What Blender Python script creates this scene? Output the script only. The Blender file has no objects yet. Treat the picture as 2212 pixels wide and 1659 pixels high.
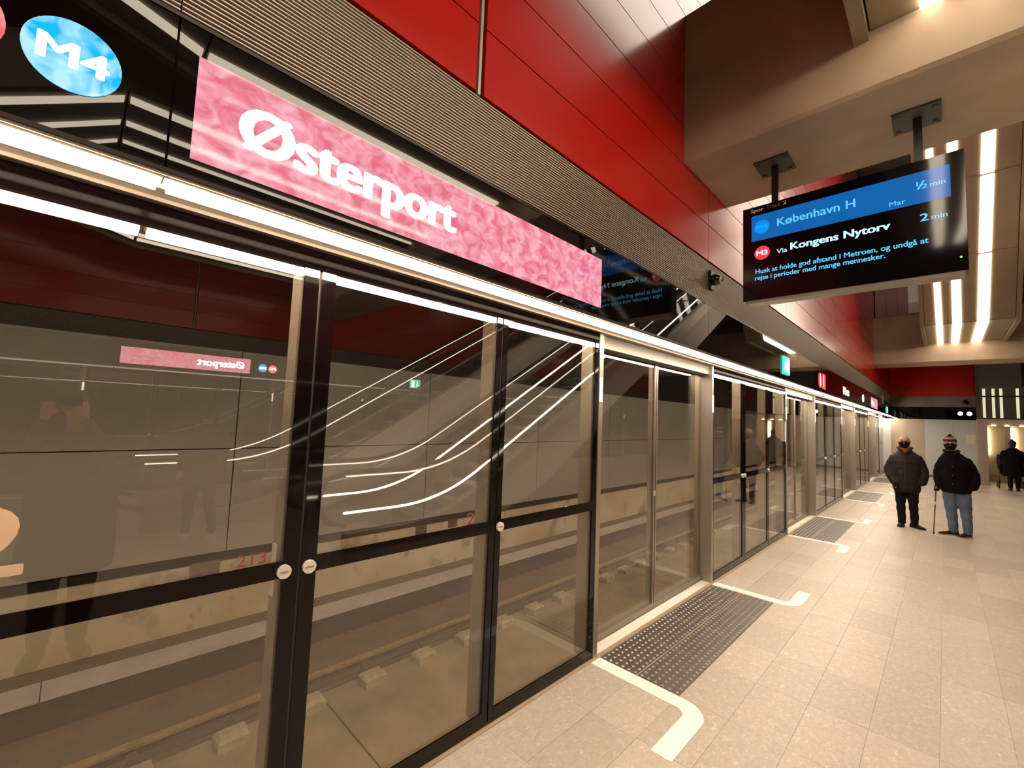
import bpy, math, random
from mathutils import Vector, Matrix, noise
random.seed(7)
scn = bpy.context.scene
col = scn.collection

# ---------------------------------------------------------------- camera
CAM = Vector((1.85, 0.0, 1.72))
yaw, pitch, roll = 0.783878, 0.074858, 0.039376
fwd = Vector((-math.sin(yaw)*math.cos(pitch), math.cos(yaw)*math.cos(pitch), math.sin(pitch)))
rgt = Vector((math.cos(yaw), math.sin(yaw), 0)); upv = rgt.cross(fwd)
r2 = rgt*math.cos(roll) + upv*math.sin(roll); u2 = -rgt*math.sin(roll) + upv*math.cos(roll)
cd = bpy.data.cameras.new('camera'); cam = bpy.data.objects.new('camera', cd); col.objects.link(cam)
cam.matrix_world = Matrix(((r2.x, u2.x, -fwd.x, CAM.x), (r2.y, u2.y, -fwd.y, CAM.y), (r2.z, u2.z, -fwd.z, CAM.z), (0, 0, 0, 1)))
cd.sensor_width = 36.0; cd.lens = 938.74/2212*36.0; cd.clip_start = 0.01; cd.clip_end = 200
scn.camera = cam

# ---------------------------------------------------------------- world, exposure
w = bpy.data.worlds.new('world'); scn.world = w; w.use_nodes = True
w.node_tree.nodes['Background'].inputs[0].default_value = (0.010, 0.008, 0.006, 1)
w.node_tree.nodes['Background'].inputs[1].default_value = 1.0
vs = scn.view_settings
vs.view_transform = 'Standard'; vs.look = 'None'; vs.exposure = 0.0; vs.gamma = 1.0; vs.use_curve_mapping = False
cy = scn.cycles; cy.use_light_tree = False
cy.max_bounces = 6; cy.diffuse_bounces = 2; cy.glossy_bounces = 3; cy.transparent_max_bounces = 10; cy.caustics_reflective = False; cy.caustics_refractive = False

LIGHT = (1.0, 0.835, 0.645)     # warm white of every lamp in the station
E_STRIP, E_CEIL, E_COVE, E_TRACK_FILL = 74.0, 11.5, 4.5, 78.0

# ---------------------------------------------------------------- key planes (metres)
XF = 0.285        # black fascia, slats and red cladding
ZS = 2.38         # soffit under the fascia
Z_SL0, Z_SL1 = 2.865, 3.275
ZC = 4.42         # flat part of the ceiling units
XO, YO = 4.71, 1.45   # centre of the island platform: the other edge is this one turned by 180 degrees
PER = 5.45; FIX0, FIX1 = -0.38, 2.83   # a fixed glazed section and then a door, every 5.45 m
YEND = 24.0

# ================================================================ materials
def nodes(name):
    m = bpy.data.materials.new(name); m.use_nodes = True
    nt = m.node_tree; return m, nt, nt.nodes['Principled BSDF']
def setp(b, **k):
    names = dict(color='Base Color', rough='Roughness', metal='Metallic', ior='IOR', coat='Coat Weight', coat_r='Coat Roughness', em='Emission Color', es='Emission Strength', spec='Specular IOR Level')
    for a, v in k.items():
        i = b.inputs[names[a]]
        i.default_value = (*v, 1) if isinstance(v, (tuple, list)) and len(v) == 3 else v
def pm(name, color, rough=0.5, metal=0.0, var=0.0, scale=4.0, bump=0.0, bscale=60.0, stretch=None, **k):
    """principled with optional blotchy variation of its own colour and fine relief"""
    m, nt, b = nodes(name); setp(b, color=color, rough=rough, metal=metal, **k)
    L = nt.links
    if var or bump:
        tc = nt.nodes.new('ShaderNodeTexCoord'); mp = nt.nodes.new('ShaderNodeMapping')
        if stretch: mp.inputs['Scale'].default_value = stretch
        L.new(tc.outputs['Object'], mp.inputs[0])
    if var:
        n = nt.nodes.new('ShaderNodeTexNoise'); n.inputs['Scale'].default_value = scale; n.inputs['Detail'].default_value = 6
        r = nt.nodes.new('ShaderNodeValToRGB')
        lo = tuple(max(0, c*(1-var)) for c in color); hi = tuple(min(1, c*(1+var)) for c in color)
        r.color_ramp.elements[0].position = .3; r.color_ramp.elements[0].color = (*lo, 1)
        r.color_ramp.elements[1].position = .7; r.color_ramp.elements[1].color = (*hi, 1)
        L.new(mp.outputs[0], n.inputs[0]); L.new(n.outputs[0], r.inputs[0]); L.new(r.outputs[0], b.inputs['Base Color'])
    if bump:
        n2 = nt.nodes.new('ShaderNodeTexNoise'); n2.inputs['Scale'].default_value = bscale; n2.inputs['Detail'].default_value = 4
        bp = nt.nodes.new('ShaderNodeBump'); bp.inputs['Strength'].default_value = bump; bp.inputs['Distance'].default_value = .01
        L.new(mp.outputs[0], n2.inputs[0]); L.new(n2.outputs[0], bp.inputs['Height']); L.new(bp.outputs[0], b.inputs['Normal'])
    return m
def em(name, color, s):
    m, nt, b = nodes(name); setp(b, color=(0.005, 0.005, 0.005), rough=0.08, spec=.35, em=color, es=s); return m
def glass(name, tint, f0=0.085):
    """clear pane: passes light straight on, mirrors a share that grows with the angle (Schlick)"""
    m = bpy.data.materials.new(name); m.use_nodes = True; nt = m.node_tree; nt.nodes.clear(); N = nt.nodes.new; L = nt.links.new
    out = N('ShaderNodeOutputMaterial'); mx = N('ShaderNodeMixShader'); tr = N('ShaderNodeBsdfTransparent'); gl = N('ShaderNodeBsdfGlossy')
    tr.inputs[0].default_value = (*tint, 1); gl.inputs[0].default_value = (1, 1, 1, 1); gl.inputs['Roughness'].default_value = 0.0
    g = N('ShaderNodeNewGeometry'); d = N('ShaderNodeVectorMath'); d.operation = 'DOT_PRODUCT'
    L(g.outputs['Incoming'], d.inputs[0]); L(g.outputs['Normal'], d.inputs[1])
    def mth(op, a, b=None, c=None):
        n = N('ShaderNodeMath'); n.operation = op
        for i, v in enumerate((a, b, c)):
            if v is None: continue
            if isinstance(v, (int, float)): n.inputs[i].default_value = v
            else: L(v, n.inputs[i])
        return n.outputs[0]
    x = mth('SUBTRACT', 1.0, mth('ABSOLUTE', d.outputs['Value'])); x = mth('POWER', x, 5.0); x = mth('MULTIPLY_ADD', x, 1-f0, f0)
    L(x, mx.inputs[0]); L(tr.outputs[0], mx.inputs[1]); L(gl.outputs[0], mx.inputs[2]); L(mx.outputs[0], out.inputs[0])
    return m
def backlit(name, c0, c1, scale, s, dist=0.0, lo=.35, hi=.65, stretch=(1, 1, 1)):
    """printed backlit film behind glass"""
    m, nt, b = nodes(name); setp(b, color=(.01, .01, .01), rough=.04, es=s)
    tc = nt.nodes.new('ShaderNodeTexCoord'); mp = nt.nodes.new('ShaderNodeMapping'); mp.inputs['Scale'].default_value = stretch
    n = nt.nodes.new('ShaderNodeTexNoise'); n.inputs['Scale'].default_value = scale; n.inputs['Detail'].default_value = 2.5; n.inputs['Distortion'].default_value = dist
    r = nt.nodes.new('ShaderNodeValToRGB')
    r.color_ramp.elements[0].position = lo; r.color_ramp.elements[0].color = (*c0, 1); r.color_ramp.elements[1].position = hi; r.color_ramp.elements[1].color = (*c1, 1)
    L = nt.links; L.new(tc.outputs['Object'], mp.inputs[0]); L.new(mp.outputs[0], n.inputs[0]); L.new(n.outputs[0], r.inputs[0]); L.new(r.outputs[0], b.inputs['Emission Color'])
    return m
def tile_mat(name, c, amt, rough):
    """stone tile: tone differs from piece to piece, pale flecks"""
    m, nt, b = nodes(name); setp(b, rough=rough, spec=.4); L = nt.links; N = nt.nodes.new
    oi = N('ShaderNodeObjectInfo'); tc = N('ShaderNodeTexCoord')
    add = N('ShaderNodeVectorMath'); add.operation = 'ADD'; L.new(tc.outputs['Object'], add.inputs[0]); L.new(oi.outputs['Location'], add.inputs[1])
    n = N('ShaderNodeTexNoise'); n.inputs['Scale'].default_value = 42; n.inputs['Detail'].default_value = 5; n.inputs['Distortion'].default_value = 1.2
    mp = N('ShaderNodeMapping'); mp.inputs['Scale'].default_value = (1, .6, 1); L.new(add.outputs[0], mp.inputs[0]); L.new(mp.outputs[0], n.inputs[0])
    r = N('ShaderNodeValToRGB'); e = r.color_ramp.elements
    e[0].position = .34; e[0].color = (*[x*.86 for x in c], 1); e[1].position = .80; e[1].color = (*[min(1, x*1.5) for x in c], 1)
    k = e.new(.60); k.color = (*c, 1)
    L.new(n.outputs[0], r.inputs[0])
    mr = N('ShaderNodeMapRange'); mr.inputs['To Min'].default_value = 1-amt; mr.inputs['To Max'].default_value = 1+amt; L.new(oi.outputs['Random'], mr.inputs['Value'])
    sc = N('ShaderNodeVectorMath'); sc.operation = 'SCALE'; L.new(r.outputs[0], sc.inputs[0]); L.new(mr.outputs[0], sc.inputs['Scale'])
    L.new(sc.outputs[0], b.inputs['Base Color'])
    bp = N('ShaderNodeBump'); bp.inputs['Strength'].default_value = .12; bp.inputs['Distance'].default_value = .003; L.new(n.outputs[0], bp.inputs['Height']); L.new(bp.outputs[0], b.inputs['Normal'])
    return m
def stained(name, base, dark, ochre, rough=.85):
    m, nt, b = nodes(name); setp(b, rough=rough); L = nt.links; N = nt.nodes.new
    tc = N('ShaderNodeTexCoord')
    def ns(s, st, d=6):
        mp = N('ShaderNodeMapping'); mp.inputs['Scale'].default_value = st; n = N('ShaderNodeTexNoise'); n.inputs['Scale'].default_value = s; n.inputs['Detail'].default_value = d
        L.new(tc.outputs['Object'], mp.inputs[0]); L.new(mp.outputs[0], n.inputs[0]); return n
    def mixc(f, a, b_, lo, hi):
        r = N('ShaderNodeMapRange'); r.inputs['From Min'].default_value = lo; r.inputs['From Max'].default_value = hi; L.new(f, r.inputs['Value'])
        mx = N('ShaderNodeMix'); mx.data_type = 'RGBA'; L.new(r.outputs[0], mx.inputs[0])
        for i, v in ((6, a), (7, b_)):
            if isinstance(v, tuple): mx.inputs[i].default_value = (*v, 1)
            else: L.new(v, mx.inputs[i])
        return mx.outputs[2]
    n1 = ns(2.2, (1, 1, 1)); n2 = ns(7, (1, 1, .5)); n3 = ns(.8, (1, 1, 1.2), 3)
    c = mixc(n3.outputs[0], base, ochre, .42, .62); c = mixc(n1.outputs[0], c, dark, .58, .78); c = mixc(n2.outputs[0], c, dark, .66, .8)
    L.new(c, b.inputs['Base Color'])
    bp = N('ShaderNodeBump'); bp.inputs['Strength'].default_value = .2; bp.inputs['Distance'].default_value = .01; L.new(n2.outputs[0], bp.inputs['Height']); L.new(bp.outputs[0], b.inputs['Normal'])
    return m

M = {}
M['track_fill'] = em('track_fill_diffuser', LIGHT, E_TRACK_FILL)
M['lamp'] = em('lamp_diffuser', LIGHT, E_STRIP); M['ceil_lamp'] = em('ceiling_lamp_diffuser', LIGHT, E_CEIL); M['ceil_lamp_far'] = em('ceiling_lamp_far', LIGHT, 5.0); M['cove'] = em('cove_diffuser', (1, .86, .72), E_COVE)
M['steel'] = pm('brushed_steel', (.46, .40, .33), .34, .85, var=.08, scale=3, stretch=(20, 20, .6))
M['steel_pale'] = pm('threshold_steel', (.90, .85, .76), .5, .0)
M['mullion'] = pm('anodised_mullion', (.36, .31, .25), .45, .5)
M['black'] = pm('black_enamel', (.004, .002, .002), .04, ior=1.38)
M['gasket'] = pm('black_gasket', (.012, .010, .009), .5)
M['glass'] = glass('screen_glass', (.93, .90, .85))
M['glass_clear'] = glass('clear_glass', (.95, .94, .92), .04)
M['fascia'] = pm('black_fascia_glass', (.004, .003, .003), .012, ior=1.52)
M['fascia_edge'] = pm('fascia_edge', (.03, .022, .018), .3, .6)
M['soffit'] = pm('bronze_soffit', (.27, .22, .17), .4, .5, var=.05, scale=2)
M['header'] = pm('dark_bronze_header', (.085, .066, .048), .4, .4)
M['slat'] = pm('slat_metal', (.52, .44, .345), .4, .4)
M['dark'] = pm('dark_void', (.012, .009, .007), .8)
M['red'] = pm('red_enamel_panel', (.52, .009, .003), .5, spec=.05, coat=1.0, coat_r=.17)
M['red_dark'] = pm('dark_red_enamel', (.26, .006, .004), .4, coat=.4, coat_r=.2)
M['conc'] = pm('cast_concrete', (.38, .285, .19), .8, var=.16, scale=1.6, bump=.10, bscale=22)
M['conc_dk'] = pm('concrete_band', (.22, .185, .14), .7, var=.12, scale=3)
M['panel_cl'] = pm('ceiling_panel_metal', (.27, .205, .125), .55, .1, var=.06)
M['ceiling'] = pm('upper_ceiling', (.10, .085, .07), .9)
M['wall_grey'] = pm('track_wall_panel', (.38, .36, .33), .42, var=.03, scale=1.5)
M['track_conc'] = stained('stained_concrete', (.64, .57, .45), (.20, .15, .10), (.54, .43, .27))
M['bed'] = pm('track_bed_concrete', (.30, .235, .165), .85, var=.25, scale=2.0, bump=.2, bscale=30)
M['bed_dk'] = pm('dusty_track_bed', (.155, .105, .062), .9, var=.2, scale=3)
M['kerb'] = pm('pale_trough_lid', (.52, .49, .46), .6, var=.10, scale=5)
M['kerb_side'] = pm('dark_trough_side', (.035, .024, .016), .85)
M['rail'] = pm('worn_rail', (.50, .36, .18), .35, .6, var=.15, scale=20)
M['block'] = pm('fastener_block', (.40, .345, .245), .8, var=.2, scale=14, bump=.3)
M['iron'] = pm('rusty_iron', (.14, .10, .07), .7, .4)
M['tile'] = tile_mat('platform_tile', (.49, .42, .342), .10, .42)
M['grout'] = pm('grout', (.42, .36, .295), .9)
M['tact'] = pm('tactile_tile', (.080, .056, .046), .5, var=.15, scale=20)
M['stud'] = pm('tactile_stud', (.45, .40, .35), .3, .8)
M['brass'] = pm('brass_seam', (.62, .46, .30), .4, .5)
M['white_mark'] = pm('white_floor_tape', (.93, .89, .81), .45)
M['white_wall'] = pm('white_enamel_wall', (.74, .74, .72), .3, coat=.3)
M['beige_wall'] = pm('beige_metal_wall', (.46, .38, .29), .4, .3)
M['blue_wall'] = pm('pale_grey_glass_wall', (.60, .62, .63), .14, coat=.6, coat_r=.03)
M['grey_panel'] = pm('dark_grey_panel', (.13, .115, .105), .5)
M['mirror'] = pm('dark_mirror_glass', (.05, .042, .034), .03, ior=2.2)
M['gold'] = pm('lit_lift_lining', (.66, .55, .36), .35, .3)
M['screen_black'] = pm('screen_black', (.004, .003, .004), .06, ior=1.5)
M['housing'] = pm('black_housing', (.010, .008, .008), .35)
M['green_plate'] = pm('painted_plate', (.060, .068, .055), .5, .3)
M['scr_blue'] = em('screen_blue', (.004, .125, .43), 1.0)
M['scr_cyan'] = em('screen_cyan', (.12, .62, 1.0), 1.1)
M['scr_white'] = em('screen_white', (.55, .88, 1.0), 1.25)
M['scr_badge_b'] = em('badge_blue', (0, .27, .95), 1.0); M['scr_badge_bt'] = em('badge_blue_text', (0, .42, .98), 1.0)
M['scr_badge_r'] = em('badge_red', (.95, .045, .075), 1.1)
M['print_white'] = pm('printed_white', (.75, .70, .62), .5); M['print_grey'] = pm('printed_grey', (.20, .17, .15), .5)
M['led_green'] = em('green_led', (.25, 1, .02), 3)
M['led_door'] = em('door_indicator', (1.0, .82, .60), 5)
M['sign_pink'] = backlit('pink_backlit_film', (.80, .165, .24), (1.0, .47, .55), 15, 1.0, .7, .36, .66, (1, 1, 1.3))
M['badge_pale'] = em('pale_badge', (1, .90, .62), 1.6)
M['sign_white'] = em('sign_letters', (1.0, .95, .82), 1.7)
M['badge_m4'] = backlit('blue_backlit_film', (.0, .50, .92), (.45, .86, .98), 11, 1.05, 1.4, .40, .62)
M['badge_m3'] = backlit('red_backlit_film', (.95, .16, .18), (1, .42, .42), 11, 1.0, 1.4, .4, .62)
M['sign_green'] = em('exit_green', (.05, .75, .55), 1.3); M['sign_green_w'] = em('exit_white', (.8, 1, .92), 1.6)
M['sign_red'] = em('red_sign_face', (.9, .05, .06), 1.4)
M['spot'] = em('spot_lamp', (1, .93, .82), 30)
M['cabin_lamp'] = em('cabin_lamp', (1, .84, .55), 34); M['painted_reflection'] = em('painted_reflection', (.80, .74, .52), 1.0)
M['mark_red'] = pm('red_spray_paint', (.55, .07, .03), .9)
M['decal'] = pm('peach_decal', (.62, .42, .27), .6)
M['knob'] = pm('satin_aluminium', (.86, .82, .74), .38, .55)

# ================================================================ mesh helpers
class MB:
    def __init__(s): s.v = []; s.f = []; s.mi = []; s.cur = 0
    def add(s, vs_, fs):
        o = len(s.v); s.v += [tuple(p) for p in vs_]; s.f += [tuple(i+o for i in f) for f in fs]; s.mi += [s.cur]*len(fs); return s
    def box(s, x0, x1, y0, y1, z0, z1):
        return s.hexa([(x0, y0, z0), (x1, y0, z0), (x1, y1, z0), (x0, y1, z0), (x0, y0, z1), (x1, y0, z1), (x1, y1, z1), (x0, y1, z1)])
    def hexa(s, p):
        return s.add(p, [(0, 3, 2, 1), (4, 5, 6, 7), (0, 1, 5, 4), (1, 2, 6, 5), (2, 3, 7, 6), (3, 0, 4, 7)])
    def cbox(s, x0, x1, y0, y1, z0, z1, c):
        """box with chamfered upper edge and corners (in z): a tile or a block"""
        a = [(x0, y0), (x1, y0), (x1, y1), (x0, y1)]; b = [(x0+c, y0+c), (x1-c, y0+c), (x1-c, y1-c), (x0+c, y1-c)]
        P = [(*q, z0) for q in a]+[(*q, z1-c) for q in a]+[(*q, z1) for q in b]
        F = [(3, 2, 1, 0), (8, 9, 10, 11)]
        for k in (0, 4):
            for i in range(4): j = (i+1) % 4; F.append((k+i, k+j, k+4+j, k+4+i))
        return s.add(P, F)
    def ring(s, c, u, v, ru, rv, n):
        return [Vector(c)+Vector(u)*ru*math.cos(2*math.pi*i/n)+Vector(v)*rv*math.sin(2*math.pi*i/n) for i in range(n)]
    def rings(s, R, cap=True):
        n = len(R[0]); V = [p for r in R for p in r]; F = []
        for k in range(len(R)-1):
            for i in range(n): j = (i+1) % n; F.append((k*n+i, k*n+j, (k+1)*n+j, (k+1)*n+i))
        if cap: F.append(tuple(reversed(range(n)))); F.append(tuple((len(R)-1)*n+i for i in range(n)))
        return s.add(V, F)
    def cyl(s, p0, p1, r0, r1=None, n=12):
        p0 = Vector(p0); p1 = Vector(p1); d = (p1-p0).normalized(); a = Vector((0, 0, 1)) if abs(d.z) < .9 else Vector((1, 0, 0))
        u = d.cross(a).normalized(); v = d.cross(u)
        return s.rings([s.ring(p0, u, v, r0, r0, n), s.ring(p1, u, v, r0 if r1 is None else r1, r0 if r1 is None else r1, n)])
    def ell(s, c, r, n=14, m=9):
        c = Vector(c); V = [c+Vector((0, 0, -r[2]))]; F = []
        for k in range(1, m):
            t = -math.pi/2+math.pi*k/m
            for i in range(n): a = 2*math.pi*i/n; V.append(c+Vector((r[0]*math.cos(t)*math.cos(a), r[1]*math.cos(t)*math.sin(a), r[2]*math.sin(t))))
        V.append(c+Vector((0, 0, r[2])))
        for i in range(n): F.append((0, 1+(i+1) % n, 1+i)); F.append((len(V)-1, 1+(m-2)*n+i, 1+(m-2)*n+(i+1) % n))
        for k in range(m-2):
            for i in range(n): j = (i+1) % n; F.append((1+k*n+i, 1+k*n+j, 1+(k+1)*n+j, 1+(k+1)*n+i))
        return s.add(V, F)
    def tube(s, pts, rad, n=12, flat=None):
        """round limb along points with a radius for each; rounded ends"""
        pts = [Vector(p) for p in pts]; R = []
        prev = None
        for i, p in enumerate(pts):
            d = ((pts[min(i+1, len(pts)-1)]-pts[max(i-1, 0)])).normalized()
            if prev is None:
                a = Vector((0, 1, 0)) if abs(d.y) < .9 else Vector((1, 0, 0)); u = (a-d*a.dot(d)).normalized()
            else: u = (prev-d*prev.dot(d)).normalized()
            prev = u; v = d.cross(u); ra = rad[i]; fu = 1 if flat is None else flat
            if i == 0: R.append(s.ring(p-d*ra*.5, u, v, ra*.55*fu, ra*.55, n))
            R.append(s.ring(p, u, v, ra*fu, ra, n))
            if i == len(pts)-1: R.append(s.ring(p+d*ra*.5, u, v, ra*.55*fu, ra*.55, n))
        return s.rings(R)
    def prism(s, poly, z0, z1):
        n = len(poly); P = [(*q, z0) for q in poly]+[(*q, z1) for q in poly]
        return s.add(P, [tuple(reversed(range(n))), tuple(range(n, 2*n))]+[(i, (i+1) % n, n+(i+1) % n, n+i) for i in range(n)])
    def mesh(s, name, mats, smooth=False):
        me = bpy.data.meshes.new(name); me.from_pydata(s.v, [], s.f)
        mats = mats if isinstance(mats, (list, tuple)) else [mats]
        for m in mats: me.materials.append(M[m] if isinstance(m, str) else m)
        if len(mats) > 1: me.polygons.foreach_set('material_index', s.mi)
        if smooth: me.polygons.foreach_set('use_smooth', [True]*len(me.polygons))
        me.update(); return me
    def build(s, name, mats, parent=None, smooth=False, loc=None):
        return link(name, s.mesh(name, mats, smooth), parent, loc)
def link(name, data, parent=None, loc=None):
    o = bpy.data.objects.new(name, data); col.objects.link(o)
    if parent is not None: o.parent = parent
    if loc is not None: o.location = loc
    return o
def box(name, mat, b, parent=None): return MB().box(*b).build(name, mat, parent)
def empty(name, loc=(0, 0, 0)):
    o = bpy.data.objects.new(name, None); o.location = loc; o.empty_display_size = .1; col.objects.link(o); return o
def tag(o, label, cat=None, group=None, kind=None):
    o['label'] = label
    if cat: o['category'] = cat
    if group: o['group'] = group
    if kind: o['kind'] = kind
    return o
def structure(o, label=None):
    o['kind'] = 'structure'
    if label: o['label'] = label
    return o
def copy_tree(o, parent=None, children=None):
    if children is None:
        children = {}
        for q in col.objects:
            if q.parent: children.setdefault(q.parent, []).append(q)
    c = o.copy(); col.objects.link(c); c.parent = parent
    for ch in children.get(o, []): copy_tree(ch, c, children)
    return c
def smooth_angle(o, deg=40):
    me = o.data
    me.polygons.foreach_set('use_smooth', [True]*len(me.polygons))
    try: me.set_sharp_from_angle(angle=math.radians(deg))
    except Exception: pass
def text(name, s, rect, origin, right, up, mat, parent, bold=0.0, depth=.002, off=.001):
    """flat lettering fitted into rect=(u0,u1,v0,v1) on the plane origin+u*right+v*up; weight added by shifted copies of the strokes"""
    cu = bpy.data.curves.new(name, 'FONT'); cu.body = s; cu.resolution_u = 4; cu.extrude = .01
    t = bpy.data.objects.new('tmp', cu); col.objects.link(t)
    dg = bpy.context.evaluated_depsgraph_get(); me0 = bpy.data.meshes.new_from_object(t.evaluated_get(dg))
    bpy.data.objects.remove(t); bpy.data.curves.remove(cu)
    V0 = [v.co.copy() for v in me0.vertices]; F0 = [tuple(p.vertices) for p in me0.polygons]; bpy.data.meshes.remove(me0)
    sh = [(0, 0)] if not bold else [(bold*math.cos(i*math.pi/4), .45*bold*math.sin(i*math.pi/4)) for i in range(8)]+[(0, 0)]
    V = []; F = []
    for k, (dx, dy) in enumerate(sh):
        o_ = len(V); V += [Vector((v.x+dx, v.y+dy, v.z+.0002*k)) for v in V0]; F += [tuple(i+o_ for i in f) for f in F0]
    xs = [v.x for v in V]; ys = [v.y for v in V]; x0, x1, y0, y1 = min(xs), max(xs), min(ys), max(ys)
    u0, u1, v0, v1 = rect; right = Vector(right); up = Vector(up); nn = right.cross(up); org = Vector(origin)
    P = [org+right*(u0+(v.x-x0)/(x1-x0)*(u1-u0))+up*(v0+(v.y-y0)/(y1-y0)*(v1-v0))+nn*(off+(depth*(v.z/.01) if v.z > 0 else 0)) for v in V]
    me = bpy.data.meshes.new(name); me.from_pydata(P, [], F); me.materials.append(M[mat]); me.update()
    o_ = link(name, me, parent)
    if parent is not None and ' ' in s: o_['kind'] = 'stuff'
    return o_
def disc(name, c, right, up, r, mat, parent, depth=.002, n=40, off=0.0, ru=None):
    right = Vector(right); up = Vector(up); nn = right.cross(up); b = MB(); c = Vector(c)+nn*off
    b.rings([b.ring(c, right, up, ru or r, r, n), b.ring(c+nn*depth, right, up, ru or r, r, n)]); return b.build(name, mat, parent)
def apply_remesh(o, voxel, smooth=3, nz=0.0, nscale=6.0, bands=None):
    md = o.modifiers.new('r', 'REMESH'); md.mode = 'VOXEL'; md.voxel_size = voxel
    if smooth: sm = o.modifiers.new('s', 'SMOOTH'); sm.iterations = smooth; sm.factor = .5
    dg = bpy.context.evaluated_depsgraph_get(); me = bpy.data.meshes.new_from_object(o.evaluated_get(dg)); o.modifiers.clear()
    me.polygons.foreach_set('use_smooth', [True]*len(me.polygons))
    if nz or bands:
        for v in me.vertices:
            d = 0.0
            if nz: d += nz*noise.noise(v.co*nscale)+.5*nz*noise.noise(v.co*nscale*2.3)
            if bands: d += bands[0]*math.sin(v.co.z*bands[1]+2.5*noise.noise(v.co*3))
            v.co = v.co+v.normal*d
    old = o.data; mats = list(old.materials); o.data = me
    me.materials.clear()
    for m in mats: me.materials.append(m)
    bpy.data.meshes.remove(old); return o

ORD = 'first second third fourth fifth sixth seventh eighth ninth tenth eleventh twelfth thirteenth fourteenth fifteenth sixteenth seventeenth eighteenth nineteenth twentieth'.split()

# ================================================================ structure: platform floor
YMIN = -6.0
floor = structure(box('floor', 'grout', (-.02, 2*XO+.02, YMIN, 30, -.25, -.002)), 'platform floor of pale stone tiles')
TX, TY = .293, .535
cells = []
def mats_for(colx): return colx < .6 or colx > 2*XO-.63
nx = int((2*XO-.06)/TX)
for i in range(nx):
    x0 = .03+i*TX
    if i < 2:
        for k in range(-2, 5):
            a = 2.845+PER*k+4*TY; b = 2.845+PER*(k+1)
            for j in range(6): cells.append((x0, x0+TX, a+(b-a)*j/6, a+(b-a)*(j+1)/6))
    else:
        j0 = int((YMIN-2.845)/TY)
        for j in range(j0, 50): cells.append((x0, x0+TX, 2.845+j*TY, 2.845+(j+1)*TY))
def view_score(c):
    p = Vector(((c[0]+c[1])/2, (c[2]+c[3])/2, 0))-CAM; d = p.dot(fwd)
    if d < .3: return 99
    u, v = p.dot(r2)/d*938.7, p.dot(u2)/d*938.7
    if abs(u) > 1190 or abs(v) > 900: return 50+d
    return d
cells.sort(key=view_score)
tcache = {}
rest = MB()
for n, c in enumerate(cells):
    g = .0008
    if n < 300:
        key = round(c[3]-c[2], 3)
        if key not in tcache: tcache[key] = MB().cbox(g-TX/2, TX/2-g, g-key/2, key/2-g, -.012, 0, .0005).mesh('tile', 'tile')
        link('tile', tcache[key], floor, ((c[0]+c[1])/2, (c[2]+c[3])/2, 0))
    else: rest.box(c[0]+g, c[1]-g, c[2]+g, c[3]-g, -.012, 0)
ro = rest.build('tile_field', 'tile', floor); ro['kind'] = 'stuff'
et = MB().box(-.005, .027, YMIN, 22.6, -.012, .004).build('edge_strip', 'brass', floor)

# tactile mats of 2 x 4 studded tiles in front of each door
stm = MB()
for a in range(6):
    for b in range(10):
        cx_, cy_ = -TX/2+TX*(a+.5)/6, -TY/2+TY*(b+.5)/10
        if (a+b) % 2 == 0 or True:
            stm.rings([stm.ring((cx_, cy_, 0), (1, 0, 0), (0, 1, 0), .0125, .0125, 8), stm.ring((cx_, cy_, .004), (1, 0, 0), (0, 1, 0), .008, .008, 8)])
stud_me = stm.mesh('studs', 'stud')
tact_me = MB().cbox(-TX/2+.002, TX/2-.002, -TY/2+.002, TY/2-.002, -.012, .001, .001).mesh('tactile_tile', 'tact')
where = ['in front of the nearest sliding doors', 'in front of the second sliding doors', 'in front of the third sliding doors', 'in front of the farthest sliding doors']
for k in range(0, 4):
    t = empty('tactile_mat', (.03+TX, 2.845+PER*k+2*TY, 0))
    tag(t, 'dark studded tactile mat '+where[k], 'tactile paving', 'tactile mats at the doors')
    for a in range(2):
        for b in range(4):
            q = link('tactile_tile', tact_me, t, ((a-.5)*TX, (b-1.5)*TY, 0))
            s = link('studs', stud_me, q, (0, 0, .001)); s['kind'] = 'stuff'
    MB().box(-.003, .003, -2*TY, 2*TY, -.01, .0022).build('seam_strip', 'brass', t)
    for b in (-1, 0, 1): MB().box(-TX, TX, b*TY-.002, b*TY+.002, -.01, .0020).build('seam_strip', 'mullion', t)
def hook(sgn):
    P = [(.03, .0), (.03, .11)]
    for i in range(9): a = math.pi/2*(1-i/8); P.append((.66+.163*math.cos(a), -.053+.163*math.sin(a)))
    P += [(.823, -.443), (.71, -.443)]
    for i in range(7): a = math.pi/2*i/6; P.append((.644+.066*math.cos(a), -.066+.066*math.sin(a)))
    if sgn > 0: P = [(x, .11-y) for x, y in P][::-1]
    return MB().prism(P, .0006, .003).mesh('floor_line', 'white_mark')
hk = {-1: hook(-1), 1: hook(1)}
wn = ['nearest', 'second', 'third', 'farthest']
for k in range(0, 4):
    for s in (-1, 1):
        y = (2.726 if s < 0 else 5.0)+PER*k
        o = link('waiting_line', hk[s], None, (0, y, 0))
        tag(o, 'white hooked waiting line on the floor, %s side of the %s doors' % ('near' if s < 0 else 'far', wn[k]), 'floor line', 'white waiting lines')
# drain grate across the floor before the lift
gr = empty('floor_grate', (2.95, 19.72, 0)); tag(gr, 'narrow dark drain grate across the floor before the lift', 'drain grate')
box('grate_frame', 'iron', (-.55, .55, -.05, .05, -.005, .002), gr)
for i in range(18): box('grate_bar', 'steel', (-.53+i*.06, -.50+i*.06, -.045, .045, .001, .005), gr)

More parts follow.
